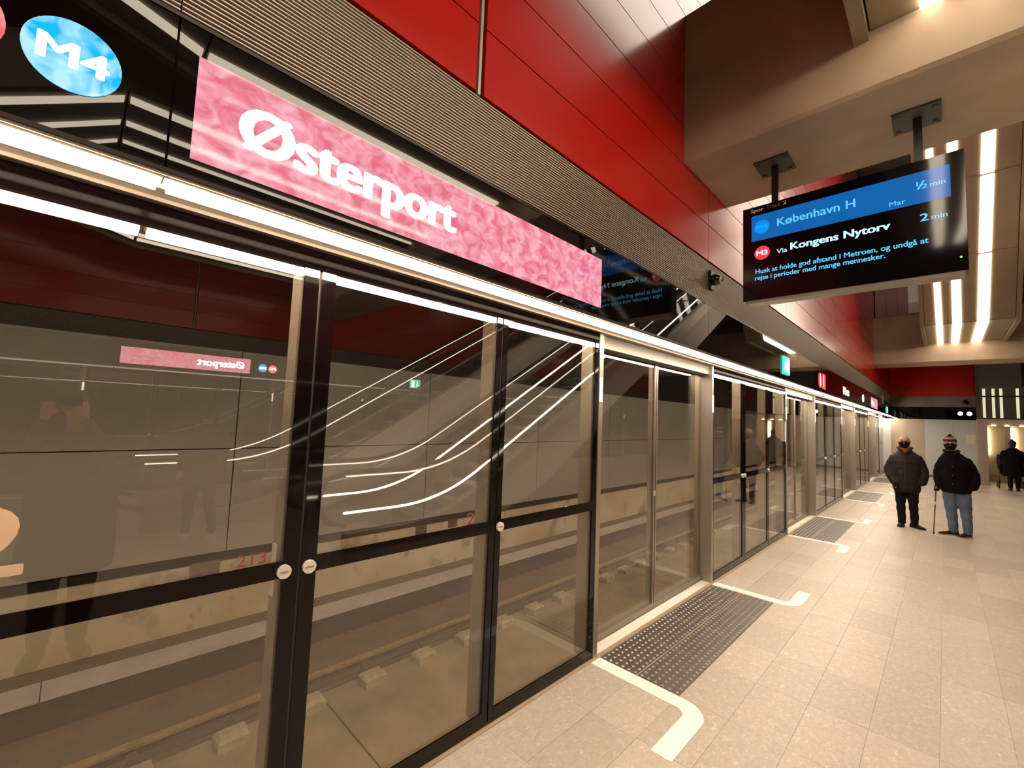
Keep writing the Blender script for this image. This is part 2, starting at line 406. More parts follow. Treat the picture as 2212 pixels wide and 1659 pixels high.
# ================================================================ structure: track side
bed = structure(box('floor_track', 'bed', (-3.9, -.02, YMIN, 34, -1.1, -.9)), 'concrete track bed below the platform')
for i, (y0, y1) in enumerate([(YMIN+j*2.6, YMIN+j*2.6+2.585) for j in range(15)]):
    box('slab', 'bed', (-2.15, -.15, y0+.0, y1, -.91, -.875), bed)
box('dusty_strip', 'bed_dk', (-3.3, -2.30, YMIN, 34, -.91, -.885), bed)
wt = structure(box('wall_track', 'track_conc', (-4.1, -3.8, YMIN, 34, -.9, .02)), 'stained concrete wall with grey panels across the track')
box('dark_gap', 'dark', (-4.1, -3.83, YMIN, 34, .02, 2.34), wt)
box('upper_wall', 'dark', (-4.1, -3.9, YMIN, 34, 2.34, 9.3), wt)
pmesh = {}
for i in range(-3, 12):
    y0 = 1.31+2.56*i
    for z0, z1 in ((.13, 1.238), (1.25, 2.335)):
        if z0 not in pmesh: pmesh[z0] = MB().box(-.03, 0, .006, 2.554, z0, z1).mesh('panel', 'wall_grey')
        link('panel', pmesh[z0], wt, (-3.79, y0, 0))
box('ledge', 'bed_dk', (-3.8, -3.48, YMIN, 34, -.90, -.64), wt)
for y0, z0, s, mt in ((3.75, -.10, .17, 'iron'), (4.35, -.08, .16, 'iron'), (1.0, -.14, .24, 'conc_dk')): box('wall_socket', mt, (-3.83, -3.785, y0, y0+s*1.1, z0, z0+s*.75), wt)
for s, y0, y1, z0, z1 in (('213', 1.42, 1.72, -.08, .05), ('2', 4.72, 4.90, -.10, .10)):
    text('sprayed_number', s, (y0, y1, z0, z1), (-3.79, 0, 0), (0, 1, 0), (0, 0, 1), 'mark_red', wt)
tr = empty('cable_trough', (-3.33, 8, -.885)); tag(tr, 'long pale lidded cable trough along the foot of the track wall', 'cable trough')
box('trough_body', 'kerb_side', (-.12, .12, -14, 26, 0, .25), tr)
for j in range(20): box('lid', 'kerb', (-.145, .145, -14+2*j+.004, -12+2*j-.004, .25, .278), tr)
# unseen fill lamps added behind the door header to brighten the track side
structure(box('trim_fill_mount', 'conc_dk', (-.45, .06, YMIN, YEND, 2.57, 2.86)))  # unseen box, added only to carry the fill lamps
for j in range(10):
    y = -2.6+j*2.6
    l = empty('track_fill_light', (-.30, y, 2.52)); tag(l, '%s added tubular fill lamp on the track side above the glass doors, from the left' % ORD[j], 'light', 'added fill lamps on the track side of the header')
    box('lamp_body', 'steel', (-.03, .03, -.7, .7, 0, .03), l); box('diffuser', 'track_fill', (-.025, .025, -.68, .68, -.03, 0), l); box('bracket', 'steel', (-.02, .02, -.05, .05, .03, .05), l)
# rails
def rail(x, label):
    r = MB()
    prof = [(-.07, 0), (.07, 0), (.07, .015), (.015, .04), (.012, .11), (.036, .12), (.036, .15), (-.036, .15), (-.036, .12), (-.012, .11), (-.015, .04), (-.07, .015)]
    n = len(prof); r.add([(x+a, YMIN, -.885+b*.75) for a, b in prof]+[(x+a, 34, -.885+b*.75) for a, b in prof], [tuple(range(n)), tuple(reversed(range(n, 2*n)))]+[(i, n+i, n+(i+1) % n, (i+1) % n) for i in range(n)])
    r.mi = [0, 0]+[0 if i in (5, 6, 7) else 1 for i in range(n)]
    tag(r.build('rail', ['rail', 'iron']), label, 'rail')
rail(-2.42, 'worn steel rail nearer the grey track wall'); rail(-.95, 'steel rail close under the platform edge')
blk = MB().cbox(-.085, .085, -.11, .11, -.02, .09, .025); blk_me = blk.mesh('block_body', 'block', False)
clip_me = MB().tube([(-.12, -.05, .06), (-.15, -.02, .12), (-.16, .02, .12), (-.12, .05, .06)], [.009]*4, 8).mesh('clip', 'iron', True)
for i in range(20):
    y = -.1+i*.585
    b = empty('rail_fastener', (-2.12, y, -.875)); tag(b, ('%s rail fastener block along the far rail, counted from the left' % ORD[i]), 'rail fastener', 'rail fasteners beside the far rail')
    link('block_body', blk_me, b); link('clip', clip_me, b)
# platform edge wall below the glass
structure(box('wall_platform_edge', 'bed_dk', (-.06, -.02, YMIN, 24, -.9, -.006)))

# ================================================================ structure: fascia, slats, red cladding (this edge and the far one)
J = [-5.14, -3.38, -1.63, .13, 2.42]
while J[-1] < 21.5: J.append(J[-1]+1.757)
J.append(YEND)
def both(objs):
    """the other platform edge: the same pieces turned by half a turn about the middle of the platform"""
    ch = {}
    for q in col.objects:
        if q.parent: ch.setdefault(q.parent, []).append(q)
    out = []
    for o in objs:
        c = copy_tree(o, None, ch); p = o.location
        c.location = (2*XO-p.x, 2*YO-p.y+ (0), p.z); c.rotation_euler = (0, 0, math.pi); out.append(c)
    return out
YB = -20.0    # the near edge is carried back so that its turned copy reaches the far end
wl = structure(box('wall_left', 'dark', (.12, .262, YB, YEND, 3.27, 9.2)), 'wall of glossy red enamel panels above the slats')
rows = [3.280]+[3.63+.3505*i for i in range(16)]
RP = {}
yj = [1.27+2.89*i for i in range(-7, 9)]
for a, b in zip(yj[:-1], yj[1:]):
    b = min(b, YEND)
    if b-a < .3: continue
    for z0, z1 in zip(rows[:-1], rows[1:]):
        wide = .026 if abs(a-1.27) < .01 else .004
        key = (round(b-a, 3), round(z0, 3))
        if key not in RP: RP[key] = MB().box(-.022, 0, .004, b-a-.004, z0+.004, z1-.004).mesh('panel', 'red')
        if abs(a-1.27) < .01 or abs(b-1.27) < .01:
            MB().box(-.022, 0, wide if abs(a-1.27) < .01 else .004, b-a-(.026 if abs(b-1.27) < .01 else .004), z0+.004, z1-.004).build('panel', 'red', wl, loc=(XF, a, 0))
        else: link('panel', RP[key], wl, (XF, a, 0))
box('channel', 'slat', (XF-.02, XF-.006, 1.262, 1.278, 3.28, 9.0), wl)
t1 = structure(box('trim_1', 'dark', (.12, .264, YB, YEND, Z_SL0-.01, Z_SL1)), 'band of fine horizontal metal slats')
NS = 27; pit = (Z_SL1-Z_SL0-.012)/NS
sj = [YB, -3.38, -1.63, .13, 2.42, 4.177, 5.934, YEND]
for a, b in zip(sj[:-1], sj[1:]):
    me = MB().hexa([(-.016, .002, .001), (0, .002, .002), (0, b-a-.002, .002), (-.016, b-a-.002, .001), (-.016, .002, .0066), (0, .002, .0066), (0, b-a-.002, .0066), (-.016, b-a-.002, .0066)]).mesh('slat', 'slat')
    for i in range(NS): link('slat', me, t1, (XF, a, Z_SL0+.006+i*pit))
t2 = structure(box('trim_2', 'dark', (.06, .262, YB, YEND, ZS+.012, Z_SL0-.012)), 'black glass fascia above the platform doors')
box('fascia_edge', 'fascia_edge', (.255, XF+.003, YB, YEND, Z_SL0-.012, Z_SL0), t2); box('fascia_edge', 'fascia_edge', (.255, XF+.002, YB, YEND, ZS+.001, ZS+.013), t2)
for a, b in zip([YB]+J[:-1], J): MB().box(-.012, 0, .003, b-a-.003, ZS+.014, Z_SL0-.014).build('glass_panel', 'fascia', t2, loc=(XF, a, 0))
t3 = structure(box('trim_3', 'soffit', (-.15, XF-.002, YB, YEND, ZS, ZS+.012)), 'bronze soffit that carries the light strip')
box('rib', 'soffit', (.06, .07, YB, YEND, ZS-.012, ZS), t3); box('rib', 'soffit', (.20, .205, YB, YEND, ZS-.02, ZS), t3); box('rib', 'soffit', (XF-.012, XF-.004, YB, YEND, ZS-.008, ZS), t3)
lamps = []
SLAB = {0: 'far left and out of the picture', 1: 'left of the camera and out of the picture', 2: 'just left of the picture', 3: 'leftmost in the picture, below the blue line badge', 4: 'below the pink station sign', 5: 'below the mirrored display text', 6: 'below the security camera', 7: 'below the green exit sign', 8: 'just before the second sliding doors', 9: 'above the second sliding doors', 10: 'just beyond the second sliding doors', 11: 'between the second and third doors', 12: 'just before the third sliding doors', 13: 'above the third sliding doors', 14: 'below the distant pink sign', 15: 'above the farthest sliding doors', 16: 'just beyond the farthest doors', 17: 'last one, above the white end panels'}
for i, (a, b) in enumerate(zip([-12.0]+J[:-1], J)):
    if b > 22.7: b = 23.9
    l = empty('strip_light', (.243, (a+b)/2, ZS)); h = (b-a)/2
    box('lamp_body', 'steel', (-.030, .030, -h+.002, h-.002, -.014, 0), l); box('diffuser', 'lamp', (-.027, .027, -h+.012, h-.012, -.036, -.014), l); lamps.append(l)
    tag(l, 'strip light under the fascia, '+SLAB.get(i, 'number %d from the left edge of the picture' % (i-2)), 'light', 'strip lights of the near platform edge')
far_edge = both([wl, t1, t2, t3])
for o, n in zip(far_edge, ('wall_right', 'trim_4', 'trim_5', 'trim_6')): o.name = n; o['label'] = o['label']+' on the opposite platform edge'
M['lamp_dim'] = em('dimmed_lamp_diffuser', LIGHT, 1.6)
for n_, o in enumerate(both(lamps)):
    for q in list(col.objects):
        if q.parent == o and q.name.startswith('diffuser'): q.data = q.data.copy(); q.data.materials[0] = M['lamp_dim']
    tag(o, '%s strip light of the opposite platform edge, counted from its far end' % ORD[n_], 'light', 'strip lights of the opposite platform edge')

# ================================================================ glass screen sections and sliding doors
def fixed_section(n=3):
    r = empty('glass_screen'); lw = 1.07; L = lw*n
    st = {0: (.03, .03), 1: (.065, .065), 2: (.045, .045), 3: (.05, .05)}
    for i in range(n):
        a, b = i*lw, (i+1)*lw-(.05 if i == n-1 else 0)
        w0 = st[i][1] if i else .03; w1 = st[i+1][0]
        lf = MB().box(-.014, -.003, a+.004, b-.004, .02, 2.30).build('pane', 'glass', r)
        f = box('stile', 'black', (-.0028, .004, a+.005, a+w0, .02, 2.30), r); f2 = box('stile', 'black', (-.0028, .004, b-w1, b-.005, .02, 2.30), r)
        box('mid_rail', 'black', (-.0028, .0042, a+w0, b-w1, 1.058, 1.122), r); box('bottom_rail', 'black', (-.0028, .0042, a+w0, b-w1, .016, .085), r)
        box('mullion', 'mullion', (-.12, -.02, b-w1*.9-.01, b+(.05 if i < n-1 else 0), .02, 2.30), r)
        if i < n-1: box('joint', 'mullion', (-.02, -.0135, b-.004, b+.004, .02, 2.30), r)
    box('header', 'black', (-.03, .004, 0, L, 2.30, ZS), r); box('sill', 'gasket', (-.03, .0, 0, L, -.01, .016), r)
    for y, dy in ((lw-.06, -.025), (lw+.035, .012), (2*lw+.035, None))[:max(1, n)]:
        if n == 1 : break
        k = disc('push_knob', (.004, y, 1.083), (0, 1, 0), (0, 0, 1), .026, 'knob', r, .012, 28)
        disc('knob_groove', (.0165, y, 1.083), (0, 1, 0), (0, 0, 1), .004, 'mullion', k, .001, 12, ru=.019)
        if dy is not None: box('pull_plate', 'knob', (-.045, -.016, y+dy-.008 if dy < 0 else y+dy+.01, y+dy if dy < 0 else y+dy+.018, .99, 1.185), r)
    p = box('end_post', 'steel', (-.14, .010, L-.05, L, 0, ZS), r); box('indicator', 'led_door', (.010, .014, L-.042, L-.012, 1.857, 2.045), p)
    p = box('end_post', 'steel', (-.14, .010, -.04, 0, 0, ZS), r); box('indicator', 'led_door', (.010, .014, -.032, -.004, 1.857, 2.045), p)
    return r
def door(L=2.20):
    r = empty('sliding_door')
    box('threshold', 'steel_pale', (-.098, -.006, 0, L, -.02, .003), r); box('header', 'header', (-.15, -.02, 0, L, 2.28, ZS), r)
    h = L/2
    for i in range(2):
        a, b = i*h, (i+1)*h
        lf = empty('door_leaf'); lf.parent = r
        inner = (b-.008, b) if i == 0 else (a, a+.008)
        box('pane', 'glass', (-.124, -.112, a+.01, b-.01, .05, 2.26), lf)
        for s0, s1 in ((a+.002, a+.045), (b-.045, b-.002)):
            box('stile', 'mullion', (-.165, -.126, s0, s1, .03, 2.28), lf)
        box('gasket', 'gasket', (-.126, -.106, *inner, .03, 2.28), lf); box('stile', 'steel', (-.118, -.104, (b-.030) if i == 0 else (a+.008), (b-.008) if i == 0 else (a+.030), .03, 2.28), lf)
        box('bottom_rail', 'mullion', (-.14, -.104, a+.005, b-.005, .008, .055), lf)
    box('lock', 'knob', (-.106, -.096, h-.035, h-.012, 1.03, 1.08), r)
    return r
fs0 = fixed_section(); dr0 = door()
flabel = {-1: 'glass screen section left of the camera, out of the picture', 0: 'nearest black-framed glass screen section, under the pink station sign', 1: 'glass screen section between the nearest and second doors, mirroring the two men', 2: 'glass screen section between the second and third doors', 3: 'glass screen section between the third and farthest doors'}
dlabel = {-1: 'glass sliding doors left of the camera, out of the picture', 0: 'nearest pair of glass sliding doors, behind the first studded mat', 1: 'second pair of glass sliding doors along the platform', 2: 'third pair of glass sliding doors along the platform', 3: 'farthest pair of glass sliding doors, before the white end panels'}
near = []
for k in (0, 1, 2, 3, -1):
    a = fs0 if k == 0 else copy_tree(fs0); a.location = (0, FIX0+PER*k, 0); tag(a, flabel[k], 'glass screen', 'fixed glass screens of the near edge')
    d = dr0 if k == 0 else copy_tree(dr0); d.location = (0, FIX1+PER*k, 0); tag(d, dlabel[k], 'sliding door', 'sliding doors of the near edge')
    near += [a, d]
far_src = list(near)
last = fixed_section(1); last.location = (0, FIX0+4*PER, 0); tag(last, 'single glass screen leaf beside the white end panels', 'glass screen', 'fixed glass screens of the near edge')
opp = []
for k in (-2, -3):
    a = copy_tree(fs0); a.location = (2*XO, 2*YO-(FIX0+PER*k), 0); a.rotation_euler = (0, 0, math.pi)
    d = copy_tree(dr0); d.location = (2*XO, 2*YO-(FIX1+PER*k), 0); d.rotation_euler = (0, 0, math.pi)
    opp += [a, d]
opp += both([n for n in near if n.location.y < 6])
opp.sort(key=lambda o: o.location.y); ng = nd = 0
for o in opp:
    if o.name.startswith('glass'): tag(o, '%s glass screen section of the opposite platform edge, counted from behind the camera' % ORD[ng], 'glass screen', 'glass screens of the opposite edge'); ng += 1
    else: tag(o, '%s sliding doors of the opposite platform edge, counted from behind the camera' % ORD[nd], 'sliding door', 'sliding doors of the opposite edge'); nd += 1
bk = structure(box('wall_track_opposite', 'dark', (2*XO+3.8, 2*XO+4.0, YMIN-10, 34, -1, 9.3)))
n2 = text('track_number', '2', (-.215, -.062, 1.225, 1.42), (.0005, 0, 0), (0, 1, 0), (0, 0, 1), 'decal', None, .02, .001)
tag(n2, 'peach numeral decal stuck on the glass at the left edge', 'number decal')

# ================================================================ beams and ceiling
structure(box('ceiling', 'ceiling', (-4.1, 2*XO+4, YMIN-10, 34, 9.3, 9.5)))
def beam(name, y0, y1, z0, z1):
    c = .025
    P = [(y0, z0+c), (y0+c, z0), (y1-c, z0), (y1, z0+c), (y1, z1), (y0, z1)]; n = 6; xa, xb = XF-.02, 2*XO-XF+.02
    b = MB(); b.add([(xa, *p) for p in P]+[(xb, *p) for p in P], [tuple(range(n)), tuple(reversed(range(n, 2*n)))]+[(i, n+i, n+(i+1) % n, (i+1) % n) for i in range(n)])
    return structure(b.build(name, 'conc'))
structure(beam('beam_1', 3.6, 4.71, 4.005, 5.38), 'massive cast concrete beam that carries the departure display')
structure(beam('beam_2', 18.2, 19.3, 3.86, 5.38), 'concrete beam across the far end of the platform')
structure(beam('beam_3', -9.9, -8.8, 4.005, 5.38))
def ceiling_unit(label, x0, x1, yf, y1, ytop, ztop, strips, lamp_labels, group, n=4, lamp='ceil_lamp'):
    """hung ceiling tray: level part up to a beam, folded up (or down) away from it, with long lamps let in"""
    u = empty('ceiling_tray', ((x0+x1)/2, (yf+y1)/2, ZC)); u['kind'] = 'structure'; u['label'] = label
    o = Vector(u.location); SL = (ztop-ZC)/(yf-ytop)
    cuts = [ytop+(yf-ytop)*i/n for i in range(n+1)]+[y1]
    def seg(a, b, xa, xb, ta, tb, o=o):
        """hexahedron between y=a and y=b; xa, xb give the two sides as functions of y; ta, tb heights below/above the tray face"""
        q0, q1 = SL*max(0, yf-a), SL*max(0, yf-b)
        return [(xa(a)-o.x, a-o.y, q0+ta), (xb(a)-o.x, a-o.y, q0+ta), (xb(b)-o.x, b-o.y, q1+ta), (xa(b)-o.x, b-o.y, q1+ta), (xa(a)-o.x, a-o.y, q0+tb), (xb(a)-o.x, a-o.y, q0+tb), (xb(b)-o.x, b-o.y, q1+tb), (xa(b)-o.x, b-o.y, q1+tb)]
    k = lambda v: (lambda y: v)
    back, r0, r1 = MB(), MB(), MB()
    for a, b in zip(cuts[:-1], cuts[1:]):
        MB().hexa(seg(a+.008, b-.008, k(x0+.09), k(x1-.09), 0, .04)).build('panel', 'panel_cl', u)
        back.hexa(seg(a, b, k(x0+.05), k(x1-.05), .04, .08)); r0.hexa(seg(a, b, k(x0), k(x0+.08), -.06, .40)); r1.hexa(seg(a, b, k(x1-.08), k(x1), -.06, .40))
    back.build('backing', 'dark', u); r0.build('edge_rib', 'panel_cl', u); r1.build('edge_rib', 'panel_cl', u)
    for (xc, wd, xt), lab in zip(strips, lamp_labels):
        l = empty('ceiling_light', (xc, (yf+y1)/2, ZC)); lo = Vector(l.location); tag(l, lab, 'light', group)
        f = lambda y, s: (xc if y >= yf else xc+(xt-xc)*(yf-y)/(yf-ytop))+s*wd/2
        for a, b in zip(cuts[:-1], cuts[1:]): MB().hexa(seg(a+.02, b-.02, lambda y: f(y, -1), lambda y: f(y, 1), -.025, -.001, lo)).build('diffuser', lamp, l)
    return u
mir = lambda S: [(2*XO-x, w_, 2*XO-t) for x, w_, t in S]
wd3 = ('narrow', 'middle', 'wide')
LS0 = [(1.86, .11, 1.86), (2.13, .12, 2.13), (2.70, .085, 2.62)]
LS2 = [(1.82, .11, 1.75), (2.13, .15, 2.10), (2.56, .19, 2.63)]
RS = [(3.81, .085, 3.81), (4.27, .065, 4.27), (4.69, .04, 4.69)]
ceiling_unit('folded metal ceiling tray before the near concrete beam', 1.47, 3.05, .5, 3.6, -3.5, 5.4, LS0, ['%s long ceiling lamp in the tray before the near concrete beam' % w_ for w_ in wd3], 'lamps before the near beam')
ceiling_unit('folded metal ceiling tray over the middle of the platform', 3.5, 5.0, .12, 3.6, -3.0, 2.55, RS, ['%s long ceiling lamp over the middle of the platform, mirrored in the black fascia' % w_ for w_ in ('wide', 'middle', 'narrow')], 'lamps over the middle of the platform')
ceiling_unit('folded metal ceiling tray by the opposite edge', 2*XO-3.05, 2*XO-1.47, .5, 3.6, -3.5, 5.4, mir(LS0), ['%s long ceiling lamp near the opposite edge before the near beam' % w_ for w_ in wd3], 'lamps near the opposite edge', 4, 'ceil_lamp_far')
ceiling_unit('folded metal ceiling tray with three long lamps, behind the departure display', 1.47, 3.15, 15.0, 18.2, 11.8, 8.45, LS2, ['%s long ceiling lamp of the three behind the departure display' % w_ for w_ in wd3], 'lamps behind the departure display', 3)
ceiling_unit('folded metal ceiling tray by the opposite edge before the far beam', 2*XO-3.15, 2*XO-1.47, 15.0, 18.2, 11.8, 8.45, mir(LS2), ['%s long ceiling lamp near the opposite edge before the far beam' % w_ for w_ in wd3], 'lamps near the opposite edge at the far end', 3, 'ceil_lamp_far')
cv = empty('cove_light', (1.65, 7.6, 8.9)); tag(cv, 'wide white luminous panels high above the slot beside the red wall', 'light')
for i in range(4): box('diffuser', 'cove', (-1.22, 1.22, -2.7+1.35*i+.01, -1.35+1.35*i-.01, -.02, 0), cv); box('frame', 'steel', (-1.25, 1.25, -2.7+1.35*i, -1.35+1.35*i, 0, .05), cv)
#PART3
# ================================================================ red wall and pale panel above the far beam
wb = structure(box('wall_above_beam', 'dark', (.3, 1.44, 18.62, 18.8, 5.38, 9.2)))
for i in range(4): box('panel', 'red_dark', (.30+.28*i+.003, .58+.28*i-.003, 18.58, 18.62, 5.42, 9.1), wb)
box('panel', 'white_wall', (1.12, 1.44, 18.54, 18.575, 5.5, 6.4), wb)

# ================================================================ departure display
YD = 4.09
dp = empty('departure_display', (1.30, YD+.05, 2.79)); tag(dp, 'black departure display hung on two posts below the concrete beam', 'display')
o = Vector(dp.location)
def lb(name, mat, b, parent=dp, o=o): return MB().box(b[0]-o.x, b[1]-o.x, b[2]-o.y, b[3]-o.y, b[4]-o.z, b[5]-o.z).build(name, mat, parent)
lb('housing', 'housing', (.612, 1.992, YD+.006, YD+.115, 2.81, 3.648)); lb('rear_cover', 'grey_panel', (.66, 1.95, YD+.115, YD+.15, 2.83, 3.62))
lb('front_glass', 'screen_black', (.614, 1.990, YD, YD+.006, 2.812, 3.646)); lb('bottom_tray', 'conc_dk', (.63, 1.975, YD+.006, YD+.14, 2.785, 2.81))
O, R_, U_ = (-o.x, YD-o.y, -o.z), (1, 0, 0), (0, 0, 1)
def dt(n, s, rect, mat, bold=.0): return text(n, s, rect, O, R_, U_, mat, dp, bold, .0008, .0012)
lb('blue_row', 'scr_blue', (.683, 1.920, YD-.0008, YD, 3.334, 3.563))
dt('heading', 'Spor', (.676, .778, 3.585, 3.628), 'print_white', .025); dt('heading', 'Track', (.800, .910, 3.596, 3.629), 'print_grey'); dt('heading', '2', (.926, .952, 3.598, 3.630), 'print_white', .012)
for nm, (cx_, cz_), mt, tx, mt2 in (('badge', (.765, 3.450), 'scr_badge_b', 'M4', 'scr_badge_bt'), ('badge', (.765, 3.219), 'scr_badge_r', 'M3', 'scr_white')):
    disc(nm, (cx_-o.x, YD-o.y, cz_-o.z), R_, U_, .060, mt, dp, .0016); t_ = text('badge_text', tx, (cx_-.043, cx_+.043, cz_-.022, cz_+.022), O, R_, U_, mt2, dp, .035, .0008, .002)
dt('destination', 'K\u00f8benhavn H', (.882, 1.407, 3.420, 3.490), 'scr_cyan', .014)
dt('minutes', '1', (1.750, 1.759, 3.462, 3.494), 'scr_cyan', 0); dt('minutes', '/', (1.750, 1.796, 3.436, 3.494), 'scr_cyan', .0); dt('minutes', '2', (1.776, 1.806, 3.437, 3.468), 'scr_cyan', .012); dt('minutes', 'min', (1.820, 1.896, 3.437, 3.468), 'scr_cyan', .006)
dt('train_type', 'Mar', (1.602, 1.692, 3.358, 3.393), 'scr_cyan', .004)
dt('via', 'Via', (.876, .954, 3.184, 3.222), 'scr_white', .008); dt('destination', 'Kongens Nytorv', (.976, 1.606, 3.174, 3.252), 'scr_white', .035)
dt('minutes', '2', (1.763, 1.807, 3.200, 3.254), 'scr_cyan', .02); dt('minutes', 'min', (1.822, 1.901, 3.200, 3.232), 'scr_cyan', .008)
dt('notice', 'Husk at holde god afstand i Metroen, og undg\u00e5 at', (.714, 1.803, 3.026, 3.080), 'scr_cyan', .018)
dt('notice', 'rejse i perioder med mange mennesker.', (.710, 1.574, 2.970, 3.022), 'scr_cyan', .018)
disc('status_led', (1.957-o.x, YD-o.y, 2.901-o.z), R_, U_, .006, 'led_green', dp, .002, 12)
for xa in (.857, 1.765):
    p = lb('post', 'housing', (xa-.024, xa+.024, YD+.03, YD+.08, 3.648, 3.99)); pl = lb('ceiling_plate', 'green_plate', (xa-.135, xa+.125, 4.00, 4.29, 3.988, 4.004), p)
    for bx in (-.105, .095):
        for by in (4.04, 4.25): disc('bolt', (xa+bx-o.x, by-o.y, 3.988-o.z), (0, 1, 0), (1, 0, 0), .017, 'iron', p, .012, 8)

# ================================================================ backlit signs on the fascia
Yv, Zv = (0, 1, 0), (0, 0, 1)
def station_sign(far=False):
    sg = empty('station_sign', (XF, 1.27, 2.445)); b = Vector(sg.location)
    MB().box(0, .004, .183-b.y, 2.353-b.y, 0, .318).build('backlit_panel', 'sign_pink', sg)
    text('lettering', '\u00d8sterport', (.296-b.y, 1.166-b.y, 2.490-b.z, 2.690-b.z), (.0042, 0, 0), Yv, Zv, 'sign_white', sg, .05, .001, .0004)
    return sg
def badge(t_, y, mt):
    bd = empty('line_badge', (XF, y, 2.595)); disc('badge_disc', (0, 0, 0), Yv, Zv, .092, mt, bd, .004)
    text('lettering', t_, (-.066, .068, -.032, .034), (.004, 0, 0), Yv, Zv, 'sign_white', bd, .035, .001, .0004); return bd
M['sign_pink_far'] = backlit('pink_backlit_film_far', (.86, .19, .27), (1.0, .46, .54), 9, 4.2, 1.2, .36, .66, (1, 1, 1.6)); M['badge_m4_far'] = em('blue_badge_far', (.02, .50, .95), 5); M['badge_m3_far'] = em('red_badge_far', (1, .16, .18), 5); M['sign_white_far'] = em('sign_letters_far', (1, .95, .9), 11); M['green_far'] = em('exit_green_far', (.05, .8, .6), 6); M['red_far'] = em('red_sign_far', (.95, .08, .08), 6)
FARM = {'pink_backlit_film': 'sign_pink_far', 'blue_backlit_film': 'badge_m4_far', 'red_backlit_film': 'badge_m3_far', 'sign_letters': 'sign_white_far', 'exit_white': 'sign_white_far', 'exit_green': 'green_far', 'red_sign_face': 'red_far'}
def refit(root):
    for q in list(col.objects):
        if q.parent == root and q.data: q.data = q.data.copy(); q.data.materials[0] = M[FARM[q.data.materials[0].name]]
sg = tag(station_sign(), 'long pink backlit station name sign reading \u00d8sterport on the black fascia', 'sign')
m4 = tag(badge('M4', -.071, 'badge_m4'), 'round blue backlit M4 badge at the top left corner', 'sign'); m3 = tag(badge('M3', -.278, 'badge_m3'), 'round red backlit M3 badge at the left edge of the picture', 'sign')
for o_, l in zip(both([sg, m4, m3]), ('pink station sign on the opposite edge, seen mirrored in the glass', 'blue M4 badge on the opposite edge, seen mirrored in the glass', 'red M3 badge on the opposite edge, seen mirrored in the glass')): tag(o_, l, 'sign'); refit(o_)
def small_sign(name, label, y, w_, z0, z1, mt, items):
    s = empty(name, (XF, y, z0)); MB().box(0, .012, -w_/2, w_/2, 0, z1-z0).build('sign_box', mt, s)
    for nm, tx, rect, m in items: text(nm, tx, rect, (.012, 0, 0), Yv, Zv, m, s, .01, .001, .0004)
    return tag(s, label, 'sign')
ex = empty('exit_sign', (XF, 6.98, 2.455)); tag(ex, 'green lit exit sign standing out from the fascia beyond the display', 'sign')
MB().box(0, .02, -.17, .17, 0, .25).build('sign_box', 'sign_green', ex)
b_ = MB()   # running figure and door opening of the pictogram
b_.box(.02, .022, .03, .13, .03, .22); b_.build('door_symbol', 'sign_green_w', ex)
b_ = MB(); b_.ell((.021, -.06, .20), (.003, .016, .018), 10, 6); b_.tube([(.021, -.05, .18), (.021, -.07, .12)], [.014, .014], 6); b_.tube([(.021, -.07, .12), (.021, -.03, .085), (.021, -.05, .04)], [.011]*3, 6); b_.tube([(.021, -.07, .12), (.021, -.10, .08), (.021, -.14, .07)], [.011]*3, 6); b_.tube([(.021, -.055, .17), (.021, -.10, .15)], [.009]*2, 6)
b_.build('running_figure', 'sign_green_w', ex)
rp = empty('platform_sign', (XF, 9.55, 2.40)); tag(rp, 'red lit warning sign with two white bars on the fascia', 'sign')
disc('sign_disc', (0, -.16, .19), Yv, Zv, .14, 'sign_red', rp, .006); MB().box(.006, .008, -.19, -.13, .08, .30).build('bar_symbol', 'sign_white', rp); MB().box(0, .006, .04, .32, .05, .33).build('sign_plate', 'sign_red', rp); MB().box(.006, .008, .10, .16, .08, .30).build('bar_symbol', 'sign_white', rp)
cn = empty('pictogram_sign', (XF, 12.3, 2.47)); tag(cn, 'row of small lit white pictograms on the fascia beyond the red sign', 'sign')
MB().box(0, .004, -.55, .55, -.01, .23).build('sign_plate', 'fascia', cn)
for y0, y1, z0, z1 in ((-.45, -.36, .03, .20), (-.30, -.22, .03, .20), (-.14, -.06, .02, .20), (.04, .40, .03, .16)): MB().box(.004, .006, y0, y1, z0, z1).build('pictogram', 'sign_white', cn)
b4 = empty('lit_badge', (XF, 15.2, 2.595)); tag(b4, 'small pale lit badge on the fascia before the far pink sign', 'sign')
disc('badge_disc', (0, 0, 0), Yv, Zv, .11, 'badge_pale', b4, .004, 28, 0, .2)
fsg = copy_tree(sg); fsg.location = (XF, 17.9, 2.43); fsg.scale = (1, .8, 1); tag(fsg, 'distant pink station sign at the far end of the fascia', 'sign')
ex2 = copy_tree(ex); ex2.location = (XF, 22.1, 2.42); tag(ex2, 'tiny green exit sign at the far end of the fascia', 'sign')
# opposite edge: exit sign and red signs that the glass mirrors
for src, y, l in ((ex, 7.0, 'green exit sign on the opposite edge, seen mirrored in the glass'), (rp, 9.6, 'red warning signs on the opposite edge, seen mirrored in the glass')):
    c_ = copy_tree(src); c_.location = (2*XO-XF, y, src.location.z-.02); c_.rotation_euler = (0, 0, math.pi); tag(c_, l, 'sign'); refit(c_)
wp = box('wall_plate', 'print_white', (XF, XF+.015, 20.4, 20.7, 2.72, 3.0)); tag(wp, 'small white plate on the slats at the far end', 'plate')

